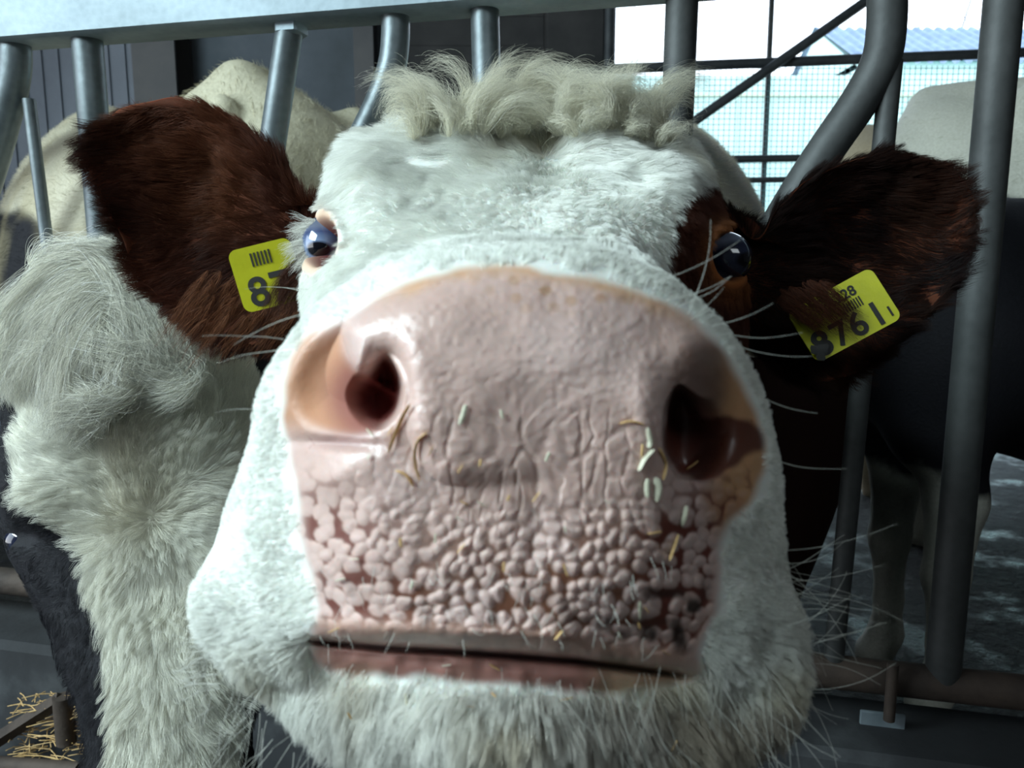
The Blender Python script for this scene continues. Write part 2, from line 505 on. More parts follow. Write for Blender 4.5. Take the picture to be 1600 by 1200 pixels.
# ------------------------------------------------------------------ the cow with its muzzle at the lens
def ring_px(rows): return np.array([C(*r) for r in rows])
_ringA = np.array([C(805, 700, .302)] * 16)
_ringB = ring_px([(800 + 95 * math.sin(i * math.pi / 8), 700 - 95 * math.cos(i * math.pi / 8), .3025) for i in range(16)])
_ringC = ring_px([(800,535,.306),(890,540,.306),(965,585,.307),(1010,650,.308),(1025,730,.309),(1010,840,.308),(950,920,.307),(870,965,.306),
                  (795,975,.306),(710,960,.306),(630,915,.307),(575,840,.308),(560,730,.309),(575,645,.308),(630,580,.307),(705,540,.306)])
_ringD = ring_px([(780,425,.320),(900,437,.321),(1020,482,.326),(1105,565,.333),(1145,700,.343),(1130,850,.340),(1105,965,.335),(960,1030,.326),
                  (795,1030,.323),(640,1015,.326),(500,985,.335),(465,860,.338),(448,700,.343),(452,580,.336),(540,480,.327),(655,435,.321)])
_ringE = ring_px([(800,384,.348),(935,392,.35),(1065,452,.356),(1163,560,.365),(1212,700,.375),(1224,860,.378),(1256,1010,.382),(1190,1160,.372),
                  (770,1290,.355),(418,1085,.374),(300,960,.384),(335,850,.374),(388,700,.372),(422,580,.362),(512,466,.356),(645,402,.351)])
_ringF = ring_px([(815,380,.400),(920,388,.40),(1010,420,.40),(1062,500,.405),(1092,620,.41),(1120,780,.415),(1130,930,.42),(1030,1090,.41),
                  (800,1180,.40),(600,1090,.41),(450,930,.42),(450,780,.415),(478,620,.41),(505,500,.405),(580,425,.40),(690,388,.40)])
_ringG = ring_px([(822,337,.452),(910,342,.452),(990,372,.455),(1042,445,.467),(1075,600,.49),(1085,760,.50),(1050,900,.51),(950,1000,.50),
                  (800,1030,.49),(650,1000,.50),(540,900,.51),(500,760,.50),(488,600,.49),(486,455,.47),(560,375,.455),(690,340,.452)])
_ringH = ring_px([(835,290,.53),(930,286,.53),(1040,296,.532),(1122,360,.55),(1160,480,.575),(1140,650,.60),(1080,800,.61),(960,880,.60),
                  (810,900,.60),(680,880,.60),(580,800,.61),(508,650,.60),(484,480,.575),(490,360,.548),(565,290,.53),(700,284,.53)])
_ringI = ring_px([(835,236,.598),(930,216,.60),(1045,240,.612),(1118,308,.63),(1150,430,.65),(1130,580,.68),(1060,720,.70),(950,790,.70),
                  (820,800,.70),(690,790,.70),(580,720,.70),(512,580,.68),(500,430,.65),(528,280,.62),(598,220,.608),(705,205,.60)])
_ringJ = ring_px([(840,205,.65),(930,190,.652),(1020,215,.668),(1080,280,.69),(1100,400,.72),(1080,540,.74),(1020,660,.76),(930,720,.77),
                  (830,730,.77),(730,720,.77),(640,660,.76),(570,540,.74),(550,400,.72),(570,280,.69),(635,208,.665),(730,190,.652)])
_trunk = [ellring(C(880,430,.80), (0,0,1), .108, .125, .19), ellring(C(905,450,1.03), (0,0,1), .100, .16, .26),
          ellring(C(930,460,1.25), (0,0,1), .17, .31, .42), ellring(C(985,470,1.45), (0,0,1), .25, .36, .55),
          ellring(C(1010,480,1.75), (0,0,1), .30, .42, .55), ellring(C(1030,480,2.10), (0,0,1), .31, .50, .55),
          ellring(C(1045,470,2.40), (0,0,1), .27, .55, .45), ellring(C(1050,450,2.60), (0,0,1), .16, .48, .3),
          ellring(C(1050,430,2.68), (0,0,1), .01, .05, .05)]
RM = [_ringA, _ringB, _ringC, _ringD, _ringE, _ringF, _ringG, _ringH, _ringI, _ringJ] + _trunk
SEG = [16, 70, 120, 80, 50, 45, 60, 60, 34, 24, 20, 16, 16, 16, 16, 14, 12, 8]
NM = 720
G, S = loft(RM, SEG, NM)
G[0] = G[0].mean(0) + (G[1] - G[1].mean(0)) * .02
sgrid = np.repeat(S[:, None], NM, 1)
def proj(G):
    return 800 + G[..., 0] / G[..., 1] * FPX, 600 - G[..., 2] / G[..., 1] * FPX
PX, PY = proj(G)
front = sgrid < 4.6
def gauss(cx, cy, rx, ry, ang=0):
    c, s_ = math.cos(ang), math.sin(ang); dx, dy = PX - cx, PY - cy
    return np.exp(-((dx * c + dy * s_) / rx) ** 2 - ((-dx * s_ + dy * c) / ry) ** 2)

def sdP_b(x, w): t = np.clip(x / w, 0, 1); return 1 - (1 - t) ** 2
dep = np.zeros_like(PX)         # push along the lens axis: real relief of nostrils, mouth, skin
# nostrils
bowlL = smooth_poly([(545,500),(505,515),(465,555),(448,610),(460,655),(492,680),(540,692),(585,684),(618,655),(632,610),(626,575),(606,552),(588,556),(572,575),(552,552)])
bowlR = smooth_poly([(1062,600),(1042,625),(1034,662),(1038,710),(1060,748),(1105,752),(1150,742),(1185,712),(1195,665),(1182,610),(1160,568),(1140,560),(1132,600),(1100,620)])
sdL = poly_sd(PX, PY, bowlL); sdR = poly_sd(PX, PY, bowlR)
holeL = smooth_poly([(548,590),(560,577),(578,566),(602,551),(622,575),(632,608),(626,644),(600,672),(568,668),(546,645),(538,615)])
sdHL = poly_sd(PX, PY, holeL)
bulbL = poly_sd(PX, PY, smooth_poly([(560,484),(640,455),(800,440),(1000,520),(1000,700),(720,760),(640,690),(640,605),(620,558),(592,553),(574,572),(555,575),(541,546),(534,512)]))
def soft(x): return np.tanh(np.maximum(x, 0)) ** 1.5
holedepthL = soft(sdHL / (8 + 26 * sstep(615, 550, PX)))
mL = sstep(0, 30, sdL)
mR = sstep(0, 22, sdR)
rampL = .015 * soft(sdL / 42) + .032 * holedepthL
wR = 9 + 60 * sstep(1060, 1180, PX)
rampR = (.045 * sstep(1165, 1055, PX) + .006) * soft(sdR / wR)
dep += rampL + rampR
dep -= .0085 * np.clip(sdP_b(bulbL, 40), 0, 1) ** .8 * np.where(PX > 610, np.exp(-((PX - 610) / 190.) ** 2), 1)
lineL = np.abs((PX - 590) * .53 - (PY - 600) * .85)
dep -= .010 * np.exp(-(lineL / 9) ** 2) * soft(sdHL / 20)
dep -= .005 * gauss(1090, 560, 46, 34, .6)
dep -= .003 * gauss(640, 600, 22, 70) + .003 * gauss(1010, 640, 26, 70)
dep += .005 * gauss(520, 692, 60, 10, .05)
dep -= .005 * gauss(520, 745, 60, 30, -.3) + .004 * gauss(1120, 800, 50, 30, .3)
# rounded plane, philtrum, lip edge
dep += .0011 * gauss(838, 800, 18, 170) + .0006 * gauss(820, 690, 60, 30)
mouth_x = [420, 490, 600, 720, 800, 900, 1000, 1060, 1120]
mouth_y = [985, 1000, 1010, 1016, 1022, 1030, 1043, 1052, 1062]
MY = np.interp(PX, mouth_x, mouth_y)
mm = sstep(440, 540, PX) * (1 - sstep(1040, 1110, PX)) * front
below = PY - MY
dep += mm * (.011 * np.exp(-((below - 2) / 6) ** 2) + .009 * sstep(-6, 4, below) * (1 - sstep(10, 170, below)))
dep -= mm * .004 * np.exp(-((below + 26) / 22) ** 2)
dep -= .012 * gauss(780, 1150, 230, 70) * front
dep += .010 * gauss(450, 1075, 70, 45, -.3) * front + .012 * gauss(1130, 1090, 60, 60, .3) * front
# pebbled skin
def voro2(x, y, seed):
    ix, iy = np.floor(x).astype(int), np.floor(y).astype(int); f1 = np.full(x.shape, 9.); f2 = np.full(x.shape, 9.)
    z = np.zeros_like(ix)
    for a in (-1, 0, 1):
        for b in (-1, 0, 1):
            jx = _hash(ix + a, iy + b, z, seed); jy = _hash(ix + a, iy + b, z, seed + 5)
            d = np.hypot(ix + a + .1 + .8 * jx - x, iy + b + .1 + .8 * jy - y)
            n1 = np.minimum(f1, d); f2 = np.where(d < f1, f1, np.minimum(f2, d)); f1 = n1
    return f1, f2
pink_poly = smooth_poly([(545,487),(600,456),(660,430),(720,415),(790,412),(880,425),(960,438),(1040,468),(1105,515),(1155,585),(1188,650),(1196,720),(1180,780),
                         (1140,820),(1128,880),(1122,950),(1095,1015),(1085,1060),(960,1085),(800,1075),(640,1060),(505,1050),(482,1000),(492,930),(468,860),(462,790),(452,730),(440,650),(440,590),(470,530)], 200)
sdP = poly_sd(PX, PY, pink_poly)
q = np.stack([PX, PY, PX * 0], -1)
wx = PX + 12 * vnoise(q, .014, 2) + 5 * vnoise(q, .07, 4); wy = PY + 12 * vnoise(q, .014, 3) + 5 * vnoise(q, .07, 5)
a1, a2 = voro2(wx / 22, wy / 21, 31); pore = sstep(560, 700, PX) * sstep(1120, 1000, PX); beads = 1 - sstep(.12, .66, a1)
b1, b2 = voro2(wx / 29, wy / 72, 57); strips = sstep(.03, .3, b2 - b1)
c1, c2 = voro2(wx / 48, wy / 40, 77); plates = sstep(.0, .25, c2 - c1)
mb = sstep(760, 880, PY + .16 * np.abs(PX - 800)) * (1 - sstep(965, 1000, PY - (MY - 1015)))
ms = sstep(610, 690, PY) * (1 - mb) * np.exp(-((PX - 840) / 230) ** 2)
mp = .25 * (1 - mb) * (1 - ms)
skin = sstep(2, 26, sdP) * front * (1 - np.maximum(mL, mR)) * (1 - sstep(-4, 4, below))
amp = sstep(60, 0, np.abs(0 * PX))  # 1
dep += skin * ((.0007 + .0007 * sstep(560, 800, PX)) * mb * (1 - beads) + .0006 * ms * (1 - strips) + .0003 * mp * (1 - plates))
dep += skin * .0007 * vnoise(q, .025, 8) + skin * .00022 * vnoise(q, .11, 9)
# lower lip creases
dep -= mm * (.003 * np.exp(-((below - 30) / 16) ** 2) + .0016 * vnoise(q, .05, 49) * sstep(6, 20, below))
G2 = G.copy(); view = G / G[..., 1:2]
G2 += view * (dep * front)[..., None]

# head relief further back, along the surface normal
Nn = grid_normals(G2)
def bump_n(cx, cy, rx, ry, h, ang=0, lo=5.0, hi=9.6):
    global G2
    w_ = gauss(cx, cy, rx, ry, ang) * (sgrid > lo) * (sgrid < hi)
    G2 = G2 + Nn * (w_ * h)[..., None]
bump_n(560, 250, 50, 40, .008, .5, 6.2); bump_n(1060, 265, 55, 40, .008, -.4, 6.2)      # brow ridges
bump_n(850, 262, 40, 40, -.006, 0, 6.5); bump_n(840, 300, 120, 26, .004, 0, 6)           # dimple of the forehead
bump_n(930, 225, 60, 26, .007, .2, 7); bump_n(730, 215, 70, 26, .006, -.1, 7)
for (x_, y_, a_) in ((1015, 262, -.9), (1040, 258, -.8), (1066, 262, -.7), (990, 275, -.9), (655, 300, .8), (680, 320, .8)):
    bump_n(x_, y_, 9, 46, -.003, a_, 6.2)
# eye sockets
def socket(cx, cy, rx, ry, ang, depth_, lo=6.0, hi=8.2):
    global G2
    c, s_ = math.cos(ang), math.sin(ang); dx, dy = PX - cx, PY - cy
    r_ = np.sqrt(((dx * c + dy * s_) / rx) ** 2 + ((-dx * s_ + dy * c) / ry) ** 2)
    m_ = (sgrid > lo) * (sgrid < hi)
    G2 = G2 + Nn * (m_ * (-depth_ * (1 - sstep(.75, 1.15, r_)) + .0028 * np.exp(-((r_ - 1.35) / .33) ** 2)))[..., None]
    return r_ + (1 - m_) * 99
rL = socket(503, 380, 23, 35, .18, .024)
rR = socket(1137, 402, 24, 34, -.15, .020)
lump = vnoise(G2, 28, 61) * .0022 * (sgrid > 5) * (sgrid < 10.5)
G2 = G2 + Nn * lump[..., None]
G2w = cam2w(G2)
Nn = grid_normals(G2w)

# coat and skin colours, with shade painted on lower body and in nostrils
WHITE = np.array([.83, .84, .79]); CREAM = np.array([.80, .75, .60]); PINK = np.array([.61, .425, .375]); ORANGE = np.array([.58, .33, .18])
BROWN = np.array([.075, .022, .012]); DKPINK = np.array([.33, .12, .09])
def mixc(a, b, t): return a * (1 - t[..., None]) + b * t[..., None]
col = np.broadcast_to(WHITE, G2.shape).copy()
col = mixc(col, CREAM, sstep(9.2, 10.8, sgrid) * .8)
low_shade = sstep(10.2, 11, sgrid) * sstep(.05, -.08, cam2w(G2)[..., 2] - 1.0 + .08 * vnoise(G2, 5, 77))
col = mixc(col, np.array([.014, .006, .005]), low_shade)  # shade of the lower body put into the coat colour
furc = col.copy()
pinkm = sstep(-6, 14, sdP + 6 * vnoise(q, .03, 12)) * front
pk = np.broadcast_to(PINK, G2.shape).copy()
pk = mixc(pk, np.array([.66, .50, .47]), sstep(-.3, .6, vnoise(q, .009, 14)) * .5)
orange = np.clip(sstep(34, 4, sdP + 10 * vnoise(q, .04, 15)) * sstep(560, 660, PX) * (1 - sstep(1000, 1140, PX)) * (PY < 560), 0, 1)
pk = mixc(pk, ORANGE, orange * .85)
f1_, f2_ = voro2(PX / 42, PY / 34, 91)
freck = sstep(.34, .12, f1_) * sstep(510, 450, PY) * sstep(700, 860, PX) * sstep(1120, 900, PX)
pk = mixc(pk, ORANGE * .8, freck * .75)
pk = mixc(pk, np.array([.50, .24, .125]), np.maximum(sstep(560, 470, PX), 0) * sstep(470, 540, PY) * sstep(700, 640, PY) * .9)
pk = mixc(pk, np.array([.60, .32, .15]), sstep(1085, 1140, PX) * sstep(500, 580, PY) * sstep(860, 800, PY) * .9)
pk = mixc(pk, np.array([.22, .08, .065]), sstep(-62, 4, sdHL) * sstep(-14, 10, -bulbL) * sstep(0, 20, sdL) * .9)  # mauve flesh with shade painted in towards the left hole
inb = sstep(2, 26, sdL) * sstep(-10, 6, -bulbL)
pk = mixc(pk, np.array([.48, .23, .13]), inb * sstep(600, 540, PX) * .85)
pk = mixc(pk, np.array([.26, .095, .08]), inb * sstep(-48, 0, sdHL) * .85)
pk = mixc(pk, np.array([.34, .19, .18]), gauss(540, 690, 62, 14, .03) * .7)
pk = mixc(pk, np.array([.20, .04, .035]), sstep(.016, .034, rampL) * .95)  # nostril shade painted by depth, left then right
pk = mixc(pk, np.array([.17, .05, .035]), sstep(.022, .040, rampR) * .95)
brownp = poly_sd(PX, PY, smooth_poly([(1045,640),(1085,655),(1120,650),(1165,656),(1190,672),(1192,700),(1165,712),(1150,728),(1110,752),(1075,745),(1040,710)])) + 4 * vnoise(q, .05, 18)
pk = mixc(pk, np.array([.11, .030, .020]), sstep(-5, 6, brownp) * .95)
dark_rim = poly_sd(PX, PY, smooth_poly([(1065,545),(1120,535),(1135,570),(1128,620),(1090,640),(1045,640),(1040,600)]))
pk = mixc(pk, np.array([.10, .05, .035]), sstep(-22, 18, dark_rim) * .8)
brown2 = poly_sd(PX, PY, smooth_poly([(1095,765),(1140,768),(1165,790),(1140,812),(1110,800)]))
pk = mixc(pk, np.array([.35, .16, .09]), sstep(-8, 8, brown2) * .6)
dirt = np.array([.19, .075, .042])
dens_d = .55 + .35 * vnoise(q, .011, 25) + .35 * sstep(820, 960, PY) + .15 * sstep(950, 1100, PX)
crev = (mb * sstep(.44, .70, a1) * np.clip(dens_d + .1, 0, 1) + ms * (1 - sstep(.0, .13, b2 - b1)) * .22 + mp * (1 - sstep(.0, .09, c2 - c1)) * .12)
pk = mixc(pk, np.array([.68, .52, .49]), np.clip(mb * (1 - sstep(.15, .42, a1)) * skin * .32, 0, 1))
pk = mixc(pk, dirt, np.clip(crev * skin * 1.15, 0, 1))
spots_f, _ = voro2(wx / 33, wy / 30, 131)
spot = sstep(.24, .12, spots_f) * sstep(760, 840, PY) * sstep(1000, 960, PY) * (sstep(640, 480, PX) + sstep(960, 1080, PX) * .8)
pk = mixc(pk, np.array([.15, .035, .028]), np.clip(mb * sstep(.48, .66, a1) * (sstep(700, 520, PX) + sstep(950, 1050, PX)) * skin, 0, 1) * .8)
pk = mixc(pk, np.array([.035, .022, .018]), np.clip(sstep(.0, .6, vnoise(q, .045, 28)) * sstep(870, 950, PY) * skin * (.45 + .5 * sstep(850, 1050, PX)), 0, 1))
pk = mixc(pk, np.array([.60, .36, .28]), np.exp(-((below + 22) / 16) ** 2) * mm * .7)
pk = mixc(pk, DKPINK * .8, sstep(-3, 6, below) * mm * .85)
pk = mixc(pk, np.array([.05, .02, .02]), np.exp(-((below - 2) / 5) ** 2) * mm * .6)
pk = pk * (1 + .22 * vnoise(q, .06, 48) * sstep(0, 10, below))[..., None]
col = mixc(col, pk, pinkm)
tear = gauss(545, 392, 26, 16, .6) * (sgrid > 6)
patchR = poly_sd(PX, PY, [(1112,283),(1085,296),(1064,325),(1050,360),(1044,400),(1046,450),(1060,520),(1090,640),(1500,760),(1500,330),(1180,330),(1150,318)])
pr = sstep(-4, 4, patchR + 4 * vnoise(q, .08, 41)) * (sgrid > 5.6) * (sgrid < 10.2)
pl = sstep(500, 488, PX) * (sgrid > 6.9) * (sgrid < 10.2) * (PY > 400)
for tgt in (col, furc):
    tgt[:] = mixc(tgt, BROWN, np.clip(pr, 0, 1)); tgt[:] = mixc(tgt, BROWN, np.clip(pl, 0, 1))
    tgt[:] = mixc(tgt, np.array([.22, .15, .08]), np.clip(tear * sstep(-.2, .5, vnoise(q, .12, 44)), 0, 1) * .7)
    # dirty yellowish stains around the mouth and lower cheeks
    tgt[:] = mixc(tgt, np.array([.50, .42, .25]), np.clip(sstep(.0, .8, vnoise(q, .012, 46)) * sstep(980, 1120, PY) * front, 0, 1) * .7)
    tgt[:] = mixc(tgt, np.array([.62, .55, .40]), np.clip(sstep(.1, .8, vnoise(G2w, 22, 47)) * (sgrid > 7), 0, 1) * .4)
lidL = sstep(2.0, 1.2, rL + .35 * sstep(510, 540, PX) * 1.5); lidR = sstep(2.0, 1.1, rR)
col = mixc(col, np.array([.55, .33, .20]), lidL * .8); col = mixc(col, np.array([.30, .10, .03]), lidR)
col = mixc(col, np.array([.12, .03, .03]), sstep(1.25, .95, rL)); col = mixc(col, np.array([.02, .012, .01]), sstep(1.25, .95, rR))
furc = mixc(furc, np.array([.25, .09, .03]), sstep(2.6, 1.3, rR))
wet = np.clip(pinkm * (1 - .7 * orange) * (1 - .55 * mb * skin) * (1 - .85 * sstep(0, 25, sdL) * sstep(610, 560, PX) * sstep(-10, 6, -bulbL)) * (1 - sstep(-3, 8, below) * .5), 0, 1)

# ---- ears (same body, cupped leaves of skin)
def ear_grid(outline, centre, base_d, tip_dir, d_slope, cup, thick, nrad=40, nang=160):
    """outline px polygon, depth of the rim follows a plane; returns verts (camera-measured), faces, normals source"""
    O = smooth_poly(outline, nang); cx, cy = centre
    def plane(px, py): return base_d + d_slope * ((px - cx) * tip_dir[0] + (py - cy) * tip_dir[1])
    rows = []
    for i in range(nrad + 1):
        t = max(i / nrad, .004); x = cx + (O[:, 0] - cx) * t; y = cy + (O[:, 1] - cy) * t
        d = plane(x, y) + cup * (1 - t ** 2.2)
        rows.append(np.stack([(x - 800) / FPX * d, d, (600 - y) / FPX * d], 1))
    for i in range(nrad - 1, -1, -1):
        t = max(i / nrad, .004); x = cx + (O[:, 0] - cx) * t; y = cy + (O[:, 1] - cy) * t
        d = plane(x, y) + cup * (1 - t ** 2.2) + thick * (1 - t ** 4) + .002
        rows.append(np.stack([(x - 800) / FPX * d, d, (600 - y) / FPX * d], 1))
    g = np.array(rows); return g
EARL = [(520,330),(478,312),(440,262),(385,200),(310,165),(235,160),(165,188),(138,225),(150,285),(178,350),(210,420),(250,470),(310,515),(370,540),(440,530),(510,480)]
EARR = [(1120,330),(1178,372),(1215,322),(1262,278),(1330,250),(1410,243),(1480,262),(1518,300),(1528,350),(1505,420),(1465,475),(1405,535),(1330,590),(1255,600),(1190,560),(1130,480)]
gL = ear_grid(EARL, (330, 350), .635, (-1, 0), .00005, .030, .016)
gR = ear_grid(EARR, (1330, 420), .640, (1, 0), .00004, .030, .016)
earcol = np.array([.085, .026, .013])
V0 = G2w.reshape(-1, 3); F0 = grid_faces(len(G2), NM)
parts_v = [V0]; parts_f = [F0]; parts_c = [col.reshape(-1, 3)]; parts_w = [wet.ravel()]; off = len(V0)
ears = []
for g in (gL, gR):
    gw = cam2w(g); n_ = grid_normals(gw); gw = gw + n_ * (vnoise(gw, 45, 71) * .004)[..., None]
    n_ = grid_normals(gw); f_ = grid_faces(g.shape[0], g.shape[1])
    v_ = gw.reshape(-1, 3); parts_v.append(v_); parts_f.append(f_ + off); off += len(v_)
    c_ = np.broadcast_to(earcol, v_.shape) * (1 + .4 * vnoise(v_, 40, 72))[:, None]
    parts_c.append(c_); parts_w.append(np.zeros(len(v_)))
    ears.append((v_, f_, n_.reshape(-1, 3), g.shape))
# ---- legs
def leg_mesh(pts, rad, seg=24):
    P_ = catmull(np.array(pts, float), 24); R_ = np.interp(np.linspace(0, 1, 24), np.linspace(0, 1, len(rad)), rad)
    mb_ = MB().tube(P_, list(R_), seg, cap=False); v_ = np.array(mb_.v); f_ = np.array(mb_.f)
    return v_, f_
for (hx, hy, hind) in ((.10, 1.32, 0), (.46, 1.40, 0), (.26, 2.42, 1), (.62, 2.40, 1)):
    if hind: pts = [(hx, hy - .05, .75), (hx, hy - .12, .62), (hx, hy + .08, .42), (hx, hy + .04, .22), (hx, hy, .09), (hx, hy - .03, .0)]; rad = [.11, .085, .05, .035, .042, .055]
    else: pts = [(hx, hy + .05, .80), (hx, hy, .62), (hx, hy, .40), (hx, hy + .01, .22), (hx, hy, .09), (hx, hy - .03, .0)]; rad = [.17, .14, .075, .04, .042, .055]
    v_, f_ = leg_mesh(pts, rad); parts_v.append(v_); parts_f.append(f_ + off); off += len(v_)
    parts_c.append(np.broadcast_to(np.array([.02, .009, .007]), v_.shape)); parts_w.append(np.zeros(len(v_)))
VV = np.concatenate(parts_v); FF = np.concatenate(parts_f); CC_ = np.concatenate(parts_c); WW = np.concatenate(parts_w)

def main_coat():
    m, nt, b = new_mat('cow_hide_and_wet_nose')
    at = node(nt, 'ShaderNodeAttribute', attribute_name='Col'); wt = node(nt, 'ShaderNodeAttribute', attribute_name='wet')
    nt.links.new(at.outputs['Color'], b.inputs['Base Color'])
    mr = node(nt, 'ShaderNodeMapRange'); nt.links.new(wt.outputs['Fac'], mr.inputs[0])
    mr.inputs[3].default_value = .75; mr.inputs[4].default_value = .20
    n = noise_tex(nt, 160, 4, .6)
    ad = node(nt, 'ShaderNodeMath', operation='MULTIPLY_ADD'); nt.links.new(n, ad.inputs[0]); ad.inputs[1].default_value = .22
    nt.links.new(mr.outputs[0], ad.inputs[2]); nt.links.new(ad.outputs[0], b.inputs['Roughness'])
    sp = node(nt, 'ShaderNodeMapRange'); nt.links.new(wt.outputs['Fac'], sp.inputs[0]); sp.inputs[3].default_value = .1; sp.inputs[4].default_value = .75
    nt.links.new(sp.outputs[0], b.inputs['Specular IOR Level'])
    b.inputs['Subsurface Weight'].default_value = .25; b.inputs['Subsurface Radius'].default_value = (.006, .002, .0012)
    b.inputs['Subsurface Scale'].default_value = 1.0
    n2 = noise_tex(nt, 420, 5, .7)
    bump(nt, b, n2, .25, .0012)
    return m
M['main_coat'] = main_coat()
def wf(p): return np.array(p, float)
cow = empty('cow', (.35, 1.6, 0))
tag(cow, 'white-faced brown-eared cow with yellow ear tags pushing its big pink nose close up', 'cow')
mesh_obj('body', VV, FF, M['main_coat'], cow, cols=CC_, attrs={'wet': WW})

# ---- eyes
def eye_mat(name, iris, ring):
    m, nt, b = new_mat(name)
    tc = node(nt, 'ShaderNodeTexCoord'); mp = node(nt, 'ShaderNodeMapping'); mp.inputs['Scale'].default_value = (1, 1, 1.75)
    nt.links.new(tc.outputs['Object'], mp.inputs[0])
    sx = node(nt, 'ShaderNodeSeparateXYZ'); nt.links.new(tc.outputs['Object'], sx.inputs[0])
    cx = node(nt, 'ShaderNodeCombineXYZ'); nt.links.new(sx.outputs['X'], cx.inputs['X'])
    ml = node(nt, 'ShaderNodeMath', operation='MULTIPLY'); ml.inputs[1].default_value = 1.6; nt.links.new(sx.outputs['Z'], ml.inputs[0]); nt.links.new(ml.outputs[0], cx.inputs['Z'])
    ln = node(nt, 'ShaderNodeVectorMath', operation='LENGTH'); nt.links.new(cx.outputs[0], ln.inputs[0])
    ln2 = node(nt, 'ShaderNodeMath', operation='MULTIPLY'); ln2.inputs[1].default_value = 29; nt.links.new(ln.outputs['Value'], ln2.inputs[0])
    nt.links.new(ramp(nt, ln2.outputs[0], [(0, (.003, .003, .005)), (.22, (.003, .003, .006)), (.30, iris), (.55, ring), (.70, (.12, .14, .20))]), b.inputs['Base Color'])
    b.inputs['Roughness'].default_value = .12; b.inputs['Coat Weight'].default_value = 1; b.inputs['Coat Roughness'].default_value = .02
    b.inputs['Specular IOR Level'].default_value = .6
    return m
M['eye_sky_tint'] = eye_mat('sky_tinted_eye', (.20, .27, .42), (.05, .07, .16))  # iris painted pale blue to stand in for reflected sky
M['eye_dark'] = eye_mat('dark_eye', (.02, .025, .05), (.01, .012, .03))
def eyeball(c, r, look, mat, parent):
    """sphere with a bulging cornea; the pupil faces `look`"""
    c = np.array(c, float)
    look = Vector(look).normalized(); q_ = look.to_track_quat('-Y', 'Z')
    n1, n2 = 40, 48; v_ = []; f_ = []
    for i in range(n1 + 1):
        t = math.pi * i / n1
        for j in range(n2):
            p_ = 2 * math.pi * j / n2; y_ = -math.cos(t); s_ = math.sin(t)
            rr_ = r * (1 + .10 * math.exp(-((t) / .55) ** 2))
            v_.append((rr_ * s_ * math.cos(p_), rr_ * y_, rr_ * s_ * math.sin(p_)))
    for i in range(n1):
        for j in range(n2):
            f_.append((i * n2 + j, (i + 1) * n2 + j, (i + 1) * n2 + (j + 1) % n2, i * n2 + (j + 1) % n2))
    me = bpy.data.meshes.new('eyeball'); me.from_pydata(v_, [], f_); me.update()
    me.polygons.foreach_set('use_smooth', np.ones(len(me.polygons), dtype=bool)); me.materials.append(mat)
    o = bpy.data.objects.new('eye', me); COL.objects.link(o); o.parent = parent
    o.location = tuple(c - base_of(parent)); o.rotation_euler = q_.to_euler(); return o
eyeball(W(514, 381, .567), .0205, (-.12, -.98, -.20), M['eye_sky_tint'], cow)
eyeball(W(1132, 404, .577), .0195, (.55, -.8, -.05), M['eye_dark'], cow)
# ------------------------------------------------------------------ the barn
YB = 4.2
def st(o, name=None): o['kind'] = 'structure'; return o
X_open = float(Wy(938, 100, YB)[0])
m_, nt, b = new_mat('barn_floor_wet_slurry')
tc = node(nt, 'ShaderNodeTexCoord')
n1 = noise_tex(nt, 5, 6, .6, tc.outputs['Object']); n2 = noise_tex(nt, 14, 6, .7, tc.outputs['Object'])
nt.links.new(ramp(nt, n2, [(.3, (.004, .004, .004)), (.7, (.018, .016, .013))]), b.inputs['Base Color'])
nt.links.new(ramp(nt, n1, [(.35, (.16, .16, .16)), (.50, (.75, .75, .75))]), b.inputs['Roughness'])
bump(nt, b, n2, .8, .03); b.inputs['Specular IOR Level'].default_value = .35
M['floor'] = m_
st(MB().box((-1, 1.2, -.05), (12, 10.5, .1)).build('floor', M['floor'], smooth=False))
M['ground'] = simple_mat('pale_yard_concrete', [(.3, (.30, .33, .32)), (.7, (.48, .50, .48))], 2, .8)
st(MB().box((4, 26, -.08), (60, 39, .1)).build('ground', M['ground'], smooth=False))
M['ceil'] = simple_mat('dark_roof_boards', [(.3, (.03, .03, .032)), (.7, (.07, .07, .072))], 3, .8)
st(MB().box((-.4, .9, 3.45), (9.8, 7.8, .1)).build('ceiling', M['ceil'], smooth=False))
# left: insulated panel with vertical ribs
def rib_mat():
    m, nt, b = new_mat('ribbed_grey_panel'); tc = node(nt, 'ShaderNodeTexCoord')
    f = noise_tex(nt, 1.6, 7, .65, tc.outputs['Object'])
    nt.links.new(ramp(nt, f, [(.3, (.10, .11, .14)), (.7, (.17, .19, .23))]), b.inputs['Base Color'])
    b.inputs['Roughness'].default_value = .6; bump(nt, b, noise_tex(nt, 25, 5, .6, tc.outputs['Object']), .2, .004); return m
M['panel'] = rib_mat()
xa, xb, xc, xd, xe = [float(Wy(px, 100, YB)[0]) for px in (236, 300, 560, 590, 850)]
wl = MB().box(((-5.2 + xa) / 2, YB + .06, 1.7), (xa + 5.2, .1, 3.4))
x = -5.2
while x < xa - .02:
    wl.box((x, YB + .005, 1.7), (.018, .014, 3.4)); x += .085
st(wl.build('wall_back', M['panel'], smooth=False))
M['conc_wall'] = simple_mat('grey_stained_concrete_panel', [(.3, (.05, .06, .07)), (.55, (.085, .10, .12)), (.75, (.13, .145, .165))], 2.2, .8, 0, .4, 18, .004)
st(MB().box(((xb + xc) / 2, YB + .06, 1.7), (xc - xb + .4, .1, 3.4)).build('wall_back', M['conc_wall'], smooth=False))
M['column'] = simple_mat('dark_painted_steel_column', [(.3, (.035, .035, .04)), (.7, (.075, .07, .07))], 3, .6, .2, .1)
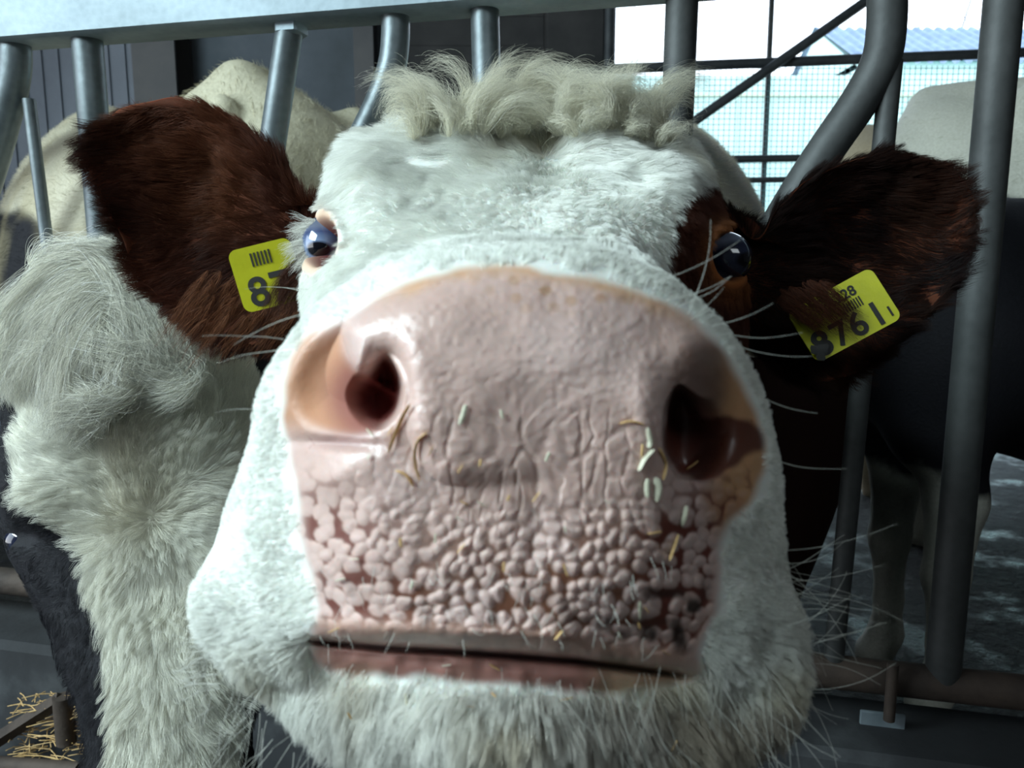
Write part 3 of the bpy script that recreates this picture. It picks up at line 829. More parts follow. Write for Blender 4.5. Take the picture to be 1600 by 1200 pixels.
cb = MB().box(((xa + xb) / 2, YB - .10, 1.7), (.02, .2, 3.4)).box(((xa + xb) / 2, YB - .2, 1.7), (xb - xa, .02, 3.4)).box(((xa + xb) / 2, YB - .0, 1.7), (xb - xa, .02, 3.4))
st(cb.build('trim_1', M['column'], smooth=False))
st(MB().box(((xc + xd) / 2, YB - .06, 1.7), (xd - xc, .12, 3.4)).build('trim_2', M['column'], smooth=False))
M['plank'] = simple_mat('blackened_planks', [(.3, (.010, .010, .011)), (.7, (.035, .033, .033))], 5, .8, 0, .3)
pb = MB(); z = .0
while z < 3.4:
    pb.box(((xd + xe) / 2, YB + .04, z + .07), (xe - xd, .05, .142), bev=.003); z += .14
st(pb.build('wall_back', M['plank'], smooth=False))
st(MB().box(((xe + X_open) / 2, YB - .05, 1.7), (X_open - xe, .3, 3.4), bev=.01).build('trim_3', M['plank'], smooth=False))
wr_ = MB()
y = -2.9
while y < 4.3:
    wr_.box((4.45, y + .1, 1.7), (.05, .201, 3.4), bev=.002); y += .2
st(wr_.build('wall_right', M['plank'], smooth=False))
wf_ = MB(); x = -5.2
while x < 4.4:
    wf_.box((x + .1, -2.9, 1.7), (.201, .05, 3.4), bev=.002); x += .2
st(wf_.build('wall_front', M['plank'], smooth=False))

wl_ = MB(); y = 1.3
while y < 4.2:
    wl_.box((-5.2, y + .1, 1.7), (.05, .201, 3.4), bev=.002); y += .2
st(wl_.build('wall_left', M['plank'], smooth=False))
xg = float(Wy(1750, 100, YB)[0])
st(MB().box(((xg + 4.5) / 2, YB + .06, 1.7), (4.5 - xg, .1, 3.4)).build('wall_back', M['plank'], smooth=False))
# ---- outside: pale farm building, tiled roof, bare tree
M['pale_wall'] = simple_mat('pale_green_sheeting', [(.3, (.50, .72, .66)), (.7, (.62, .82, .76))], .5, .6, 0, .1)
def Yp(px, py, y): return Wy(px, py, y)
YS = 15.0
a_, b_ = Yp(900, 118, YS), Yp(1900, 100, YS)
sh = empty('farm_shed', ((a_[0] + b_[0]) / 2, YS + 2, 0)); tag(sh, 'long pale green sheeted shed beyond the netted gate', 'shed')
ws = MB().box(((a_[0] + b_[0]) / 2, YS + 2, a_[2] / 2), (b_[0] - a_[0], 4, a_[2]))
x = a_[0]
while x < b_[0]:
    ws.box((x, YS - .01, a_[2] / 2), (.05, .04, a_[2])); x += .6
ws.build('wall_sheeting', M['pale_wall'], sh, smooth=False)
zl = float(Yp(1200, 150, YS)[2])
M['ochre'] = simple_mat('ochre_band', [(.3, (.52, .62, .45)), (.7, (.60, .70, .52))], 3, .7)
MB().box(((a_[0] + b_[0]) / 2, YS - .04, zl), (b_[0] - a_[0], .05, .035)).build('ledge', M['ochre'], sh, smooth=False)
M['roof'] = simple_mat('weathered_blue_grey_roof', [(.3, (.16, .22, .31)), (.7, (.27, .35, .45))], 3, .6)
YR = 19.5
r0, r1 = Yp(1278, 46, YR + 3), Yp(2050, 30, YR + 3)
z_e = float(Yp(1278, 92, YR)[2])
bd = empty('farmhouse', ((r0[0] + r1[0]) / 2, YR + 3, 0)); tag(bd, 'distant building with blue-grey corrugated tile roof above the gate', 'building')
MB().box(((r0[0] + r1[0]) / 2, YR + 3, z_e / 2), (r1[0] - r0[0], 5.6, z_e)).build('wall', M['pale_wall'], bd, smooth=False)
for gx_ in (r0[0], r1[0]):
    ga = MB(); ga.add([(gx_, YR + .2, z_e - .15), (gx_, YR + 3, r0[2] - .05), (gx_, YR + 5.8, z_e - .15), (gx_ + .2, YR + .2, z_e - .15), (gx_ + .2, YR + 3, r0[2] - .05), (gx_ + .2, YR + 5.8, z_e - .15)], [(0, 1, 2), (5, 4, 3), (0, 3, 4, 1), (1, 4, 5, 2), (0, 2, 5, 3)])
    ga.build('gable', M['pale_wall'], bd, smooth=False)
rf = MB(); nx = 180; V_ = []
for i in range(nx + 1):
    for j in (0, 1, 2):
        xx = r0[0] - .1 + (r1[0] - r0[0] + .2) * i / nx
        zz = [z_e - .1, r0[2], z_e - .1][j] + .07 * (1 if i % 4 < 2 else 0)
        V_.append((xx, YR + [0, 3, 6][j], zz))
rf.add(V_, [(i * 3 + j, (i + 1) * 3 + j, (i + 1) * 3 + j + 1, i * 3 + j + 1) for i in range(nx) for j in (0, 1)])
rf.build('roof', M['roof'], bd, smooth=False)
M['bark'] = simple_mat('grey_bark', [(.3, (.10, .11, .14)), (.7, (.20, .21, .24))], 12, .8)
def tree(px, y, ztop, seed, label):
    r_ = random.Random(seed); base = Yp(px, 100, y); t_ = MB(); tips = []
    def br(p, d, L, r, lev):
        q_ = [np.array(p)]
        for k in range(4):
            d = norm(np.array(d) + np.array([r_.uniform(-.18, .18), r_.uniform(-.18, .18), .06])); q_.append(q_[-1] + d * L / 4)
        t_.tube(q_, [r, r * .85, r * .7, r * .55, r * .4], 6, cap=False)
        if lev < 4:
            for k in range(3 if lev < 3 else 2):
                i = r_.choice((2, 3, 4)); nd = norm(d + np.array([r_.uniform(-.9, .9), r_.uniform(-.6, .6), r_.uniform(.0, .5)]))
                br(q_[i], nd, L * r_.uniform(.5, .75), r * .5, lev + 1)
    br((base[0], y, 0), (0, 0, 1), ztop * .6, .07, 0)
    o = t_.build('bare_tree', M['bark'], origin=(base[0], y, 0)); tag(o, label, 'tree'); return o
tree(1510, 31, 15.5, 4, 'bare leafless tree rising above the tiled roof outside')
tree(1012, 27, 11.5, 8, 'thin bare sapling against the white sky between dark post and pipe')

# ---- netted gate closing the opening
YG = 4.02
gate = empty('netted_gate', (1.6, YG, 0)); tag(gate, 'dark steel gate with square netting and diagonal brace closing the barn opening', 'gate')
def gl(px, py, y=YG): return Wy(px, py, y)
MB().tube([gl(900, 110), gl(1750, 76)], .024, 12).build('rail', M['gate'], gate)
MB().tube([gl(900, 252), gl(1750, 240)], .018, 12).build('rail', M['gate'], gate)
MB().tube([gl(900, 286), gl(1750, 272)], .014, 12).build('rail', M['gate'], gate)
MB().tube([gl(1070, 200, YG - .04), gl(1420, -45, YG - .04)], .023, 12).build('brace', M['gate'], gate)
MB().tube([gl(960, -400), (gl(960, -400)[0], YG, 0)], .03, 12).build('post', M['gate'], gate)
MB().tube([gl(1750, -400), (gl(1750, -400)[0], YG, 0)], .03, 12).build('post', M['gate'], gate)
MB().box(tuple((gl(1218, -300) + np.array([gl(1218, 0)[0] - gl(1218, -300)[0], .12, -1.5]))), (.022, .02, 5.2)).build('upright', M['galv_dark'], gate, smooth=False)
net = MB(); x0, x1 = gl(950, 100)[0], gl(1745, 100)[0]; zt = gl(1200, 100)[2]; xx = x0; step = .0265
while xx < x1:
    net.box((xx, YG + .03, (zt + .6) / 2 + .0), (.0024, .0024, zt - .6)); xx += step
zz = .6
while zz < zt:
    net.box(((x0 + x1) / 2, YG + .032, zz), (x1 - x0, .0024, .0024)); zz += step
M['net'] = simple_mat('grey_green_netting', [(.3, (.10, .22, .24)), (.7, (.16, .30, .32))], 20, .7)
net.build('netting', M['net'], gate, smooth=False)

# ------------------------------------------------------------------ feed barrier
fb = empty('feed_barrier', tuple(fence_at(800, 0, .03) if False else (Wf(800, 414, .03)[0], Wf(800, 414, .03)[1], 0)))
tag(fb, 'galvanised steel feed barrier with upright pipes and bent yoke bars around the cows', 'barrier')
mid = (_f0 + _f1) / 2; railc = np.array([mid[0], mid[1], RAIL_Z + .06]) + FN * .035 + FD * .5
MB().box(railc, (5.2, .07, .12), axes=(FD, FN, (0, 0, 1)), bev=.005).build('top_rail', M['galv_rail'], fb)
OFF = .035
def bar(name, pts, wpx, mat, smooth_n=0, off=OFF):
    P_ = [Wf(px, py, off) for px, py in pts]
    r = wpx / 2 / FPX * float(w2cam(P_[0])[1])
    if smooth_n: P_ = list(catmull(np.array(P_), smooth_n))
    return MB().tube(P_, r, 24).build(name, mat, fb)
def down(px0, py0, px1, py1, z):
    """extend the line through two picture points down to height z in the barrier plane"""
    A, B = Wf(px0, py0, OFF), Wf(px1, py1, OFF); t = (z - A[2]) / (B[2] - A[2]); return A + (B - A) * t
BR = float(Wf(1450, 1085)[2])
CURB = float(Wf(1450, 1155)[2])
def bar_down(name, p0, p1, wpx, mat):
    A = Wf(*p0, OFF); E_ = down(*p0, *p1, BR); r = wpx / 2 / FPX * float(w2cam(A)[1])
    return MB().tube([A, (A + E_) / 2, E_], r, 24).build(name, mat, fb)
bar('yoke_bar', [(22, 58), (24, 95), (20, 130), (8, 180), (-8, 240), (-40, 340), (-90, 480), (-140, 640)], 47, M['galv'], 40)
bar_down('stay_tube', (45, 155), (75, 390), 19, M['galv'])
bar_down('upright_pipe', (135, 50), (163, 395), 46, M['galv'])
bar_down('locking_bar', (452, 48), (416, 290), 42, M['galv'])
bar('yoke_bar', [(617, 13), (618, 55), (612, 105), (592, 160), (562, 222), (520, 310), (470, 430), (430, 560)], 45, M['galv'], 40)
bar_down('stay_tube', (634, 128), (642, 330), 20, M['galv'])
bar_down('upright_pipe', (757, 0), (760, 110), 45, M['galv'])
bar_down('locking_bar', (1067, -30), (1056, 240), 51, M['galv_dark'])
bar('yoke_bar', [(1386, -30), (1385, 40), (1376, 95), (1345, 155), (1292, 232), (1240, 312), (1185, 410), (1140, 520)], 60, M['galv_dark'], 40)
bar_down('stay_tube', (1393, 95), (1379, 240), 34, M['galv_dark'])
bar_down('upright_pipe', (1571, -30), (1471, 1075), 58, M['galv_dark'])
# lower rail and its fittings
lr = np.array([mid[0], mid[1], BR]) + FN * OFF + FD * .5
MB().tube([lr - FD * 2.6, lr + FD * 2.6], .024, 20).build('bottom_rail', M['rust'], fb)
cc = Wf(455, 40, OFF)
MB().box(cc, (.036, .04, .03), axes=(FD, FN, (0, 0, 1)), bev=.004).build('hinge_plate', M['galv_rail'], fb)
pt = Wf(1392, 1085, -.0)
pin = MB().tube([pt + np.array([0, 0, .045]), pt + np.array([0, 0, .0]), pt - np.array([0, 0, .038])], .0075, 12)
pin.build('pin', M['rust'], fb)
pl = Wf(1378, 1131, .02)
MB().box(pl, (.058, .006, .034), axes=(FD, FN, (0, 0, 1)), bev=.001).build('clamp_plate', M['galv_rail'], fb)
# concrete kerb under the barrier
kc = np.array([mid[0], mid[1], CURB / 2]) + FN * .02 + FD * .5
st(MB().box(kc, (5.6, .16, CURB), axes=(FD, FN, (0, 0, 1)), bev=.012).build('trim_4', M['concrete'], smooth=False))
# ------------------------------------------------------------------ the cow on the left, looking down
def CR(px, py, d, up, w, f, bk, e=1.0, right=(1, 0, 0)): return ellring(C(px, py, d), up, w, f, bk, right, e)
D2 = .80
R2 = [CR(262, 1345, .74, (0,-1,-.2), .01, .01, .01), CR(262, 1325, .74, (0,-1,-.15), .050, .045, .05), CR(262, 1255, .75, (0,-1,-.1), .082, .050, .07),
      CR(262, 1150, .765, (0,-1,0), .078, .046, .085), CR(258, 1040, .785, (0,-1,0), .098, .050, .10), CR(245, 930, .81, (0,-1,.05), .122, .055, .13),
      CR(228, 840, .825, (0,-1,.1), .142, .060, .15), CR(222, 740, .84, (0,-1,.18), .142, .080, .15), CR(220, 640, .865, (0,-1,.35), .136, .095, .15),
      CR(215, 560, .90, (0,-1,.9), .122, .105, .15), CR(215, 510, .955, (0,-.35,1), .105, .10, .15), CR(260, 520, 1.09, (0,0,1), .092, .125, .18),
      CR(285, 500, 1.23, (0,0,1), .088, .16, .24), CR(240, 470, 1.42, (0,0,1), .18, .31, .40), CR(190, 460, 1.62, (0,0,1), .26, .36, .50),
      CR(170, 450, 1.95, (0,0,1), .30, .42, .50), CR(160, 440, 2.3, (0,0,1), .30, .50, .5), CR(160, 430, 2.6, (0,0,1), .25, .55, .42), CR(160, 420, 2.8, (0,0,1), .12, .45, .3), CR(160, 410, 2.86, (0,0,1), .01, .05, .05)]
H, S2 = loft(R2, [8, 16, 24, 30, 30, 30, 34, 34, 34, 26, 20, 16, 14, 14, 14, 12, 10, 8, 6], 360)
H[0] = H[0].mean(0) + (H[1] - H[1].mean(0)) * .02
s2 = np.repeat(S2[:, None], 360, 1); hx, hy = proj(H)
facing = (np.arange(360)[None, :] + H[..., 0] * 0)
facing = np.cos(facing / 360 * 2 * np.pi) > -.25          # forehead half of each ring
N2 = grid_normals(H)
def hb(cx, cy, rx, ry, h, ang=0):
    global H
    c, s_ = math.cos(ang), math.sin(ang); dx, dy = hx - cx, hy - cy
    g_ = np.exp(-((dx * c + dy * s_) / rx) ** 2 - ((-dx * s_ + dy * c) / ry) ** 2) * facing * (s2 < 11)
    H = H + N2 * (g_ * h)[..., None]
hb(60, 760, 60, 60, .012, .3); hb(150, 720, 26, 90, -.006, -.25); hb(250, 800, 40, 70, -.010); hb(60, 690, 60, 30, .007, -.2); hb(330, 690, 60, 60, .008)
hb(35, 838, 24, 18, -.010, .3); hb(60, 800, 60, 20, .006, .5)
H = H + N2 * (vnoise(H, 26, 161) * .003 * (s2 < 12))[..., None]
Hw = cam2w(H); N2 = grid_normals(Hw); q2 = np.stack([hx, hy, hx * 0], -1)
blaze = poly_sd(hx, hy, [(-60, 380), (-40, 600), (32, 640), (28, 700), (42, 780), (88, 808), (126, 862), (130, 930), (156, 1000), (166, 1100), (172, 1400), (370, 1400), (380, 1000), (470, 850), (480, 380)]) + 4 * vnoise(q2, .08, 171)
wmask = np.clip(sstep(-3, 4, blaze) * facing + (s2 > 9.5), 0, 1)
CW2 = np.array([.74, .73, .65]); BLK = np.array([.012, .012, .016])
col2 = mixc(np.broadcast_to(BLK, H.shape).copy(), np.broadcast_to(CW2, H.shape), wmask)
col2 = mixc(col2, np.array([.50, .45, .33]), np.clip(wmask * (s2 > 11.5) * .8, 0, 1))
blackp = sstep(-8, 8, poly_sd(hx, hy, smooth_poly([(-200, 300), (0, 330), (30, 325), (60, 345), (95, 380), (120, 420), (100, 520), (-200, 560)])) ) * (s2 > 12)
blackp = np.maximum(blackp, ((s2 > 12) * sstep(.1, .3, vnoise(Hw, 2.2, 173)) * (hy > 480)))
col2 = mixc(col2, BLK, np.clip(blackp, 0, 1))
col2 = mixc(col2, np.array([.42, .36, .22]), wmask * sstep(.0, .7, vnoise(Hw, 14, 175)) * .45)
cow2 = empty('cow', (-.75, 1.9, 0))
tag(cow2, 'cow lowering its shaggy cream forelock and white blaze at the left edge of the photo', 'cow')
v2 = Hw.reshape(-1, 3); f2 = grid_faces(len(H), 360)
P2v, P2f, P2c = [v2], [f2], [col2.reshape(-1, 3)]; off = len(v2)
for o_, c_, t_ in (([(60,560),(0,520),(-90,500),(-170,530),(-200,590),(-150,650),(-60,670),(30,640)], (-90, 585), (-1, 0)), ([(360,540),(420,505),(510,500),(590,540),(600,600),(540,650),(450,660),(370,630)], (480, 580), (1, 0))):
    g_ = ear_grid(o_, c_, .93, t_, .0001, .03, .014, 20, 80); gw = cam2w(g_); P2v.append(gw.reshape(-1, 3)); P2f.append(grid_faces(g_.shape[0], 80) + off); off += g_.shape[0] * 80
    P2c.append(np.broadcast_to(BLK, gw.reshape(-1, 3).shape))
for (lx, ly, hind) in ((-.83, 1.5, 0), (-.52, 1.52, 0), (-1.15, 2.55, 1), (-.8, 2.55, 1)):
    if hind: pts = [(lx, ly - .05, .75), (lx, ly - .12, .62), (lx, ly + .08, .42), (lx, ly + .04, .22), (lx, ly, .09), (lx, ly - .03, 0)]; rad = [.11, .085, .05, .035, .042, .055]
    else: pts = [(lx, ly + .05, .80), (lx, ly, .62), (lx, ly, .40), (lx, ly + .01, .22), (lx, ly, .09), (lx, ly - .03, 0)]; rad = [.10, .075, .05, .035, .042, .055]
    v_, f_ = leg_mesh(pts, rad); P2v.append(v_); P2f.append(f_ + off); off += len(v_); P2c.append(np.broadcast_to(CW2 * .6, v_.shape))
mesh_obj('body', np.concatenate(P2v), np.concatenate(P2f), M['coat'], cow2, cols=np.concatenate(P2c))
eyeball(W(47, 842, .815), .021, (-.75, -.65, 0), M['eye_dark'], cow2)

# ------------------------------------------------------------------ cows standing further back
def back_cow(loc, heading, coat, label, head_down=.3, size=1.0, res=.022, furn=0, furlen=.02, turn=0.0):
    """loc: place of the belly centre on the floor; heading: angle of the nose from +X"""
    hd = head_down
    def f(p):
        px_, py_, pz = p[..., 0], np.abs(p[..., 1]), p[..., 2]; ps = np.stack([px_, py_, pz], -1)
        d = cap_sd(ps, (.50, 0, 1.00), (.05, 0, .96), .30, .33)
        d = smin(d, cap_sd(ps, (.05, 0, .96), (-.58, 0, 1.08), .33, .24), .12)
        d = smin(d, cap_sd(ps, (.62, 0, 1.24), (-.70, 0, 1.31), .06, .055), .10)       # spine
        d = smin(d, cap_sd(ps, (-.42, .20, 1.26), (-.40, .23, 1.24), .05, .045), .08)   # hip bones
        d = smin(d, cap_sd(ps, (-.68, .08, 1.2), (-.78, .10, 1.12), .09, .06), .08)
        d = smin(d, cap_sd(ps, (.50, .12, .95), (.58, .14, .75), .15, .11), .1)
        d = smin(d, cap_sd(ps, (-.58, .12, 1.05), (-.56, .17, .72), .18, .12), .1)
        ct, sn = math.cos(turn), math.sin(turn)
        def T(x, y, z): return (.58 + (x - .58) * ct - y * sn, (x - .58) * sn + y * ct, z)
        d = smin(d, cap_sd(p, (.58, 0, 1.12), T(1.02, 0, 1.18 - .35 * hd), .20, .13), .12)
        hx_, hz_ = 1.12, 1.20 - .42 * hd
        d = smin(d, cap_sd(p, T(hx_ - .06, 0, hz_), T(hx_ + .16, 0, hz_ - .12 - .1 * hd), .13, .10), .05)
        d = smin(d, cap_sd(p, T(hx_ + .16, 0, hz_ - .12 - .1 * hd), T(hx_ + .34, 0, hz_ - .27 - .2 * hd), .09, .075), .05)
        for sy in (-1, 1): d = smin(d, cap_sd(p, T(hx_ - .04, .12 * sy, hz_ + .05), T(hx_ - .08, .27 * sy, hz_ + .02), .035, .03), .03)
        for (x, y, hind) in ((.52, .16, 0), (-.58, .17, 1)):
            if hind: ch = [((-.56, y, .72), .12), ((-.50, y, .60), .09), ((-.66, y, .44), .052), ((-.64, y, .22), .037), ((-.62, y, .09), .045), ((-.60, y, .03), .055)]
            else: ch = [((x + .04, y - .02, .75), .10), ((x, y - .02, .58), .07), ((x + .01, y - .02, .38), .052), ((x, y - .02, .2), .036), ((x, y - .02, .09), .044), ((x + .03, y - .02, .03), .055)]
            for (a, ra), (b_, rb) in zip(ch, ch[1:]): d = smin(d, cap_sd(ps, a, b_, ra, rb), .03)
        d = smin(d, cap_sd(ps, (-.80, 0, 1.24), (-.90, 0, .80), .03, .018), .02)
        d = smin(d, cap_sd(ps, (-.90, 0, .80), (-.88, 0, .45), .02, .04), .02)
        d = smin(d, cap_sd(ps, (-.36, .05, .68), (-.42, .07, .60), .10, .07), .05)
        return d
    v_, f_ = surface_net(f, (-1.05, -.50 if abs(turn) < .1 else min(-.5, -.3 + 1.15 * math.sin(turn)), -.03), (1.65, .50 if abs(turn) < .1 else max(.5, .3 + 1.15 * math.sin(turn)), 1.48), res)
    for _ in range(2):       # project to the surface
        e = 1e-3; d0 = f(v_); g_ = np.stack([f(v_ + np.eye(3)[k] * e) - d0 for k in range(3)], 1) / e
        v_ = v_ - g_ * d0[:, None] / ((g_ ** 2).sum(1, keepdims=True) + 1e-6) * .8
    cl = coat(v_)
    v_[:, 2] = np.maximum(v_[:, 2], 0); v_ = v_ * size
    c, s_ = math.cos(heading), math.sin(heading)
    w_ = np.stack([v_[:, 0] * c - v_[:, 1] * s_ + loc[0], v_[:, 0] * s_ + v_[:, 1] * c + loc[1], v_[:, 2]], 1)
    n_ = vert_normals(w_, f_)
    if ((w_ - w_.mean(0)) * n_).sum() < 0: f_ = f_[:, ::-1]; n_ = -n_
    o = empty('cow', (loc[0], loc[1], 0)); tag(o, label, 'cow')
    mesh_obj('body', w_, f_, M['coat'], o, cols=cl)
    if furn:
        comb = np.broadcast_to(np.array([-c, -s_, -.5]), w_.shape)
        vis = ((n_ * (np.array([0, 0, CAMZ]) - w_)).sum(1) > -.25) * 1.0 + .02
        fur('fur', w_, f_, n_, vis, np.full(len(w_), furlen), comb, np.clip(cl * 1.1, 0, 1), furn, M['fur'], o, lift=.3, rad=.00045, clump=.4, clump_size=.03, wave_scale=20, k=4)
    return o
def coat_from(spots, base, dark, seed):
    def g(v):
        n_ = vnoise(v, 9, seed) * .05; m_ = np.zeros(len(v))
        for (c, r) in spots: m_ = np.maximum(m_, sstep(.03, -.03, np.linalg.norm((v - np.array(c)) / np.array(r), axis=1) - 1 + n_ * 3))
        return mixc(np.broadcast_to(np.array(base), v.shape) * (1 + .10 * vnoise(v, 5, seed + 2))[:, None], np.array(dark), m_)
    return g
CRM = (.62, .57, .42)
back_cow((-.66, 2.95), math.radians(86), coat_from([((-.75, .30, .98), (.5, .22, .42)), ((.3, -.3, .7), (.35, .3, .3))], (.62, .58, .44), BLK, 201),
         'cream cow with a black flank seen between the upright pipes behind the brown left ear', .0, 1.12, furn=22000 if FUR else 0, furlen=.028, turn=1.7)
back_cow((2.30, 3.55), math.radians(0), coat_from([((.1, .3, .75), (.9, .9, .35)), ((-.2, 0, 1.40), (.4, .08, .06)), ((.5, 0, .8), (.3, .5, .4))], (.50, .42, .30), BLK, 205),
         'tan and black cow in the back row before the netted gate', .3, 1.17)
back_cow((2.2, 2.5), math.radians(-36), coat_from([((.0, 0, .70), (1.2, .9, .36)), ((.1, -.2, 1.2), (.35, .3, .25)), ((-.2, .2, 1.3), (.3, .12, .12))], (.66, .66, .58), BLK, 209),
         'white-backed cow with black patches rising behind the right upright pipe', .4, 1.2, furn=12000 if FUR else 0)
back_cow((1.40, 1.78), math.radians(182), coat_from([((.0, 0, 1.1), (2.0, 2.0, .52)), ((-.7, 0, .5), (.5, .5, .8))], (.52, .52, .46), BLK, 213),
         'black cow with white lower legs in the dark below the right tagged ear', .3, .86, turn=-1.35)
# ------------------------------------------------------------------ fur of the near cow
def front_depth(gx, gy, gd, mask):
    """nearest surface depth under a picture point"""
    m_ = mask.ravel(); X_, Y_, D_ = gx.ravel()[m_], gy.ravel()[m_], gd.ravel()[m_]
    bx = np.floor(X_ / 8).astype(int); by = np.floor(Y_ / 8).astype(int); tab = {}
    o_ = np.argsort(-D_)
    for a, b_, d in zip(bx[o_], by[o_], D_[o_]): tab[(a, b_)] = d
    def g(px, py, default=.6):
        a, b_ = int(px // 8), int(py // 8)
        for r_ in range(0, 4):
            c_ = [tab[(a + i, b_ + j)] for i in range(-r_, r_ + 1) for j in range(-r_, r_ + 1) if (a + i, b_ + j) in tab]
            if c_: return min(c_)
        return default
    return g
GC = w2cam(G2w); gpx, gpy = proj(GC)
fd1 = front_depth(gpx, gpy, GC[..., 1], (sgrid < 10))
HC = w2cam(Hw); hpx, hpy = proj(HC)
fd2 = front_depth(hpx, hpy, HC[..., 1], (s2 < 12))
eyep = np.array([0, 0, CAMZ])
def facing_w(v, n_): return (n_ * norm(eyep - v)).sum(1)

v1 = G2w.reshape(-1, 3); n1_ = Nn.reshape(-1, 3); sf = sgrid.ravel(); fx = facing_w(v1, n1_)
furmask = 1 - sstep(-14, 2, sdP + 16 * vnoise(q, .04, 301) + 6 * vnoise(q, .12, 302)) * front
furmask = furmask * (rL > 1.55) * (rR > 1.5) * (1 - .75 * lidL)
chin = sstep(30, 100, below) * front * (PX > 440) * (PX < 1110) * .7
furmask = np.maximum(furmask, chin)
furc[:] = mixc(furc, np.array([.34, .29, .24]), np.clip(sstep(15, 60, below) * front * (.25 + .6 * sstep(700, 1000, PX)) * sstep(440, 520, PX), 0, 1) * .9)  # chin shade put into the fur colour, deeper towards the right
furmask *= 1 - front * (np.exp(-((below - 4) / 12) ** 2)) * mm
fm = (furmask.ravel() * (fx > -.35))
whorl = W(850, 262, .60)
cw = norm(v1 - whorl)
dv = norm(np.gradient(G2w, axis=0)).reshape(-1, 3)
up_b = sstep(4.2, 6.4, sf)[:, None]
lower = sstep(980, 1060, PY).ravel()[:, None] * front.ravel()[:, None]
comb1 = norm(dv * (1 - up_b) + cw * up_b); comb1 = norm(comb1 * (1 - lower) + lower * (np.array([0, .15, -1.0]) + dv * .5))
yy = PY.ravel(); xx_ = PX.ravel()
len1 = np.where(sf < 4.8, .0042, .0085)
len1 = len1 + .009 * sstep(330, 250, yy) * (sf > 6) + .006 * sstep(900, 1040, yy) * (sf < 5.2) + .006 * sstep(1080, 1150, yy) * (sf < 5)
len1 = np.where((sf > 9.3), .016, len1)
dens1 = fm * (1 + 1.4 * (sf < 5.2)) * (sf > 2.2) * (sf < 9.8)
NF = 1.0
if FUR:
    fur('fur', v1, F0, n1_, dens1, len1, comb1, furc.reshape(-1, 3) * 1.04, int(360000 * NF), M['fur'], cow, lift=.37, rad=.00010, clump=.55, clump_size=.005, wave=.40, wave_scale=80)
    densb = (fx > -.35) * (sf > 9.6) * (sf < 17)
    fur('body_fur', v1, F0, n1_, densb, np.full(len(v1), .02), norm(dv + np.array([0, 0, -.2])), np.broadcast_to(CREAM, v1.shape) * 1.1, int(30000 * NF), M['fur'], cow, lift=.3, rad=.0003, clump=.4, clump_size=.02, wave_scale=30, k=4)
    for (v_, f_, n_, shp), base, side in zip(ears, (W(490, 400, .63), W(1160, 430, .63)), (-1, 1)):
        nf = shp[0] // 2
        inner = (np.arange(len(v_)) < shp[1] * nf) * 1.0 + .35
        rim = np.exp(-((np.arange(len(v_)) / shp[1] - shp[0] / 2) / 3.0) ** 2)
        cm = norm(v_ - base) + np.array([0, -.1, -.35])
        L_ = .016 + .010 * vnoise(v_, 30, 303) + .004 * rim
        nn_ = n_.copy(); 
        if (nn_[:shp[1] * nf] * norm(eyep - v_[:shp[1] * nf])).sum() < 0: nn_ = -nn_
        tone = (np.array([.052, .016, .009]) if side < 0 else np.array([.014, .006, .0045]))
        cl = tone * (1 + .7 * np.clip(vnoise(v_, 25, 304), -1, 1)[:, None]) + np.array([.10, .035, .012]) * (np.clip(vnoise(v_, 14, 306) - .15, 0, 1)[:, None]) * (1 if side < 0 else .35)
        fur('ear_fur', v_, f_, nn_, inner + 2 * rim, L_, cm, np.clip(cl, .004, 1), int(45000 * NF), M['fur_dark'], cow, lift=.22, rad=.00013, clump=.6, clump_size=.010, wave=.5, wave_scale=40, k=6, colvar=.25)
    # forelock: loose curls on the poll
    guides = []
    r_ = random.Random(31)
    for i in range(150):
        left = i < 85
        px = r_.uniform(645, 835) if left else r_.uniform(868, 1045)
        base_y = (205 if left else 200) + r_.uniform(-14, 12) + (0 if left else max(0, px - 960) * .25)
        d = fd1(px, base_y + 8, .65) + .002 + r_.uniform(-.006, .02)
        hgt = r_.uniform(30, 92) * (1 if left else .95); a0 = r_.uniform(-.6, .6); sgn = r_.choice((-1, 1)) if not left else (-1 if px < 720 else 1)
        lean = sgn * r_.uniform(5, 60); R0 = r_.uniform(9, 26); turn = r_.uniform(2.2, 5.5); pts = []
        x_, y_, an = px, base_y, math.pi / 2 + a0; L_ = hgt * r_.uniform(1.3, 2.0); n_st = 10
        for k in range(n_st):
            t = k / (n_st - 1)
            pts.append(W(x_, y_, d - .016 * math.sin(t * 2.6)))
            an -= sgn * turn / n_st * (t * 1.5)
            x_ += math.cos(an) * L_ / n_st; y_ -= math.sin(an) * L_ / n_st
        guides.append(np.array(pts))
    locks('forelock', guides, int(85 * NF), .0030, .00009, (.80, .77, .64), M['fur'], cow, label='curly cream forelock', frizz=.0045, colvar=.16)
    # eyelashes of the near eye
    lash = []; 
    for i in range(90):
        t = r_.uniform(0, 1); x0_, y0_ = 493 - 12 * math.sin(t * 3), 345 + 62 * t
        L_ = r_.uniform(18, 46)
        d = .553
        an = math.radians(r_.uniform(150, 205) + 25 * t)
        lash.append([W(x0_, y0_, d), W(x0_ + L_ * .5 * math.cos(an), y0_ - L_ * .5 * math.sin(an) + 2, d + .002), W(x0_ + L_ * math.cos(an), y0_ - L_ * math.sin(an) + 9, d + .006)])
    for i in range(40):
        t = r_.uniform(0, 1); x0_, y0_ = 500 + 14 * t, 414 - 8 * t; L_ = r_.uniform(12, 26); an = math.radians(r_.uniform(185, 225))
        lash.append([W(x0_, y0_, .548), W(x0_ + L_ * .5 * math.cos(an), y0_ - L_ * .5 * math.sin(an) + 1, .548), W(x0_ + L_ * math.cos(an), y0_ - L_ * math.sin(an), .55)])
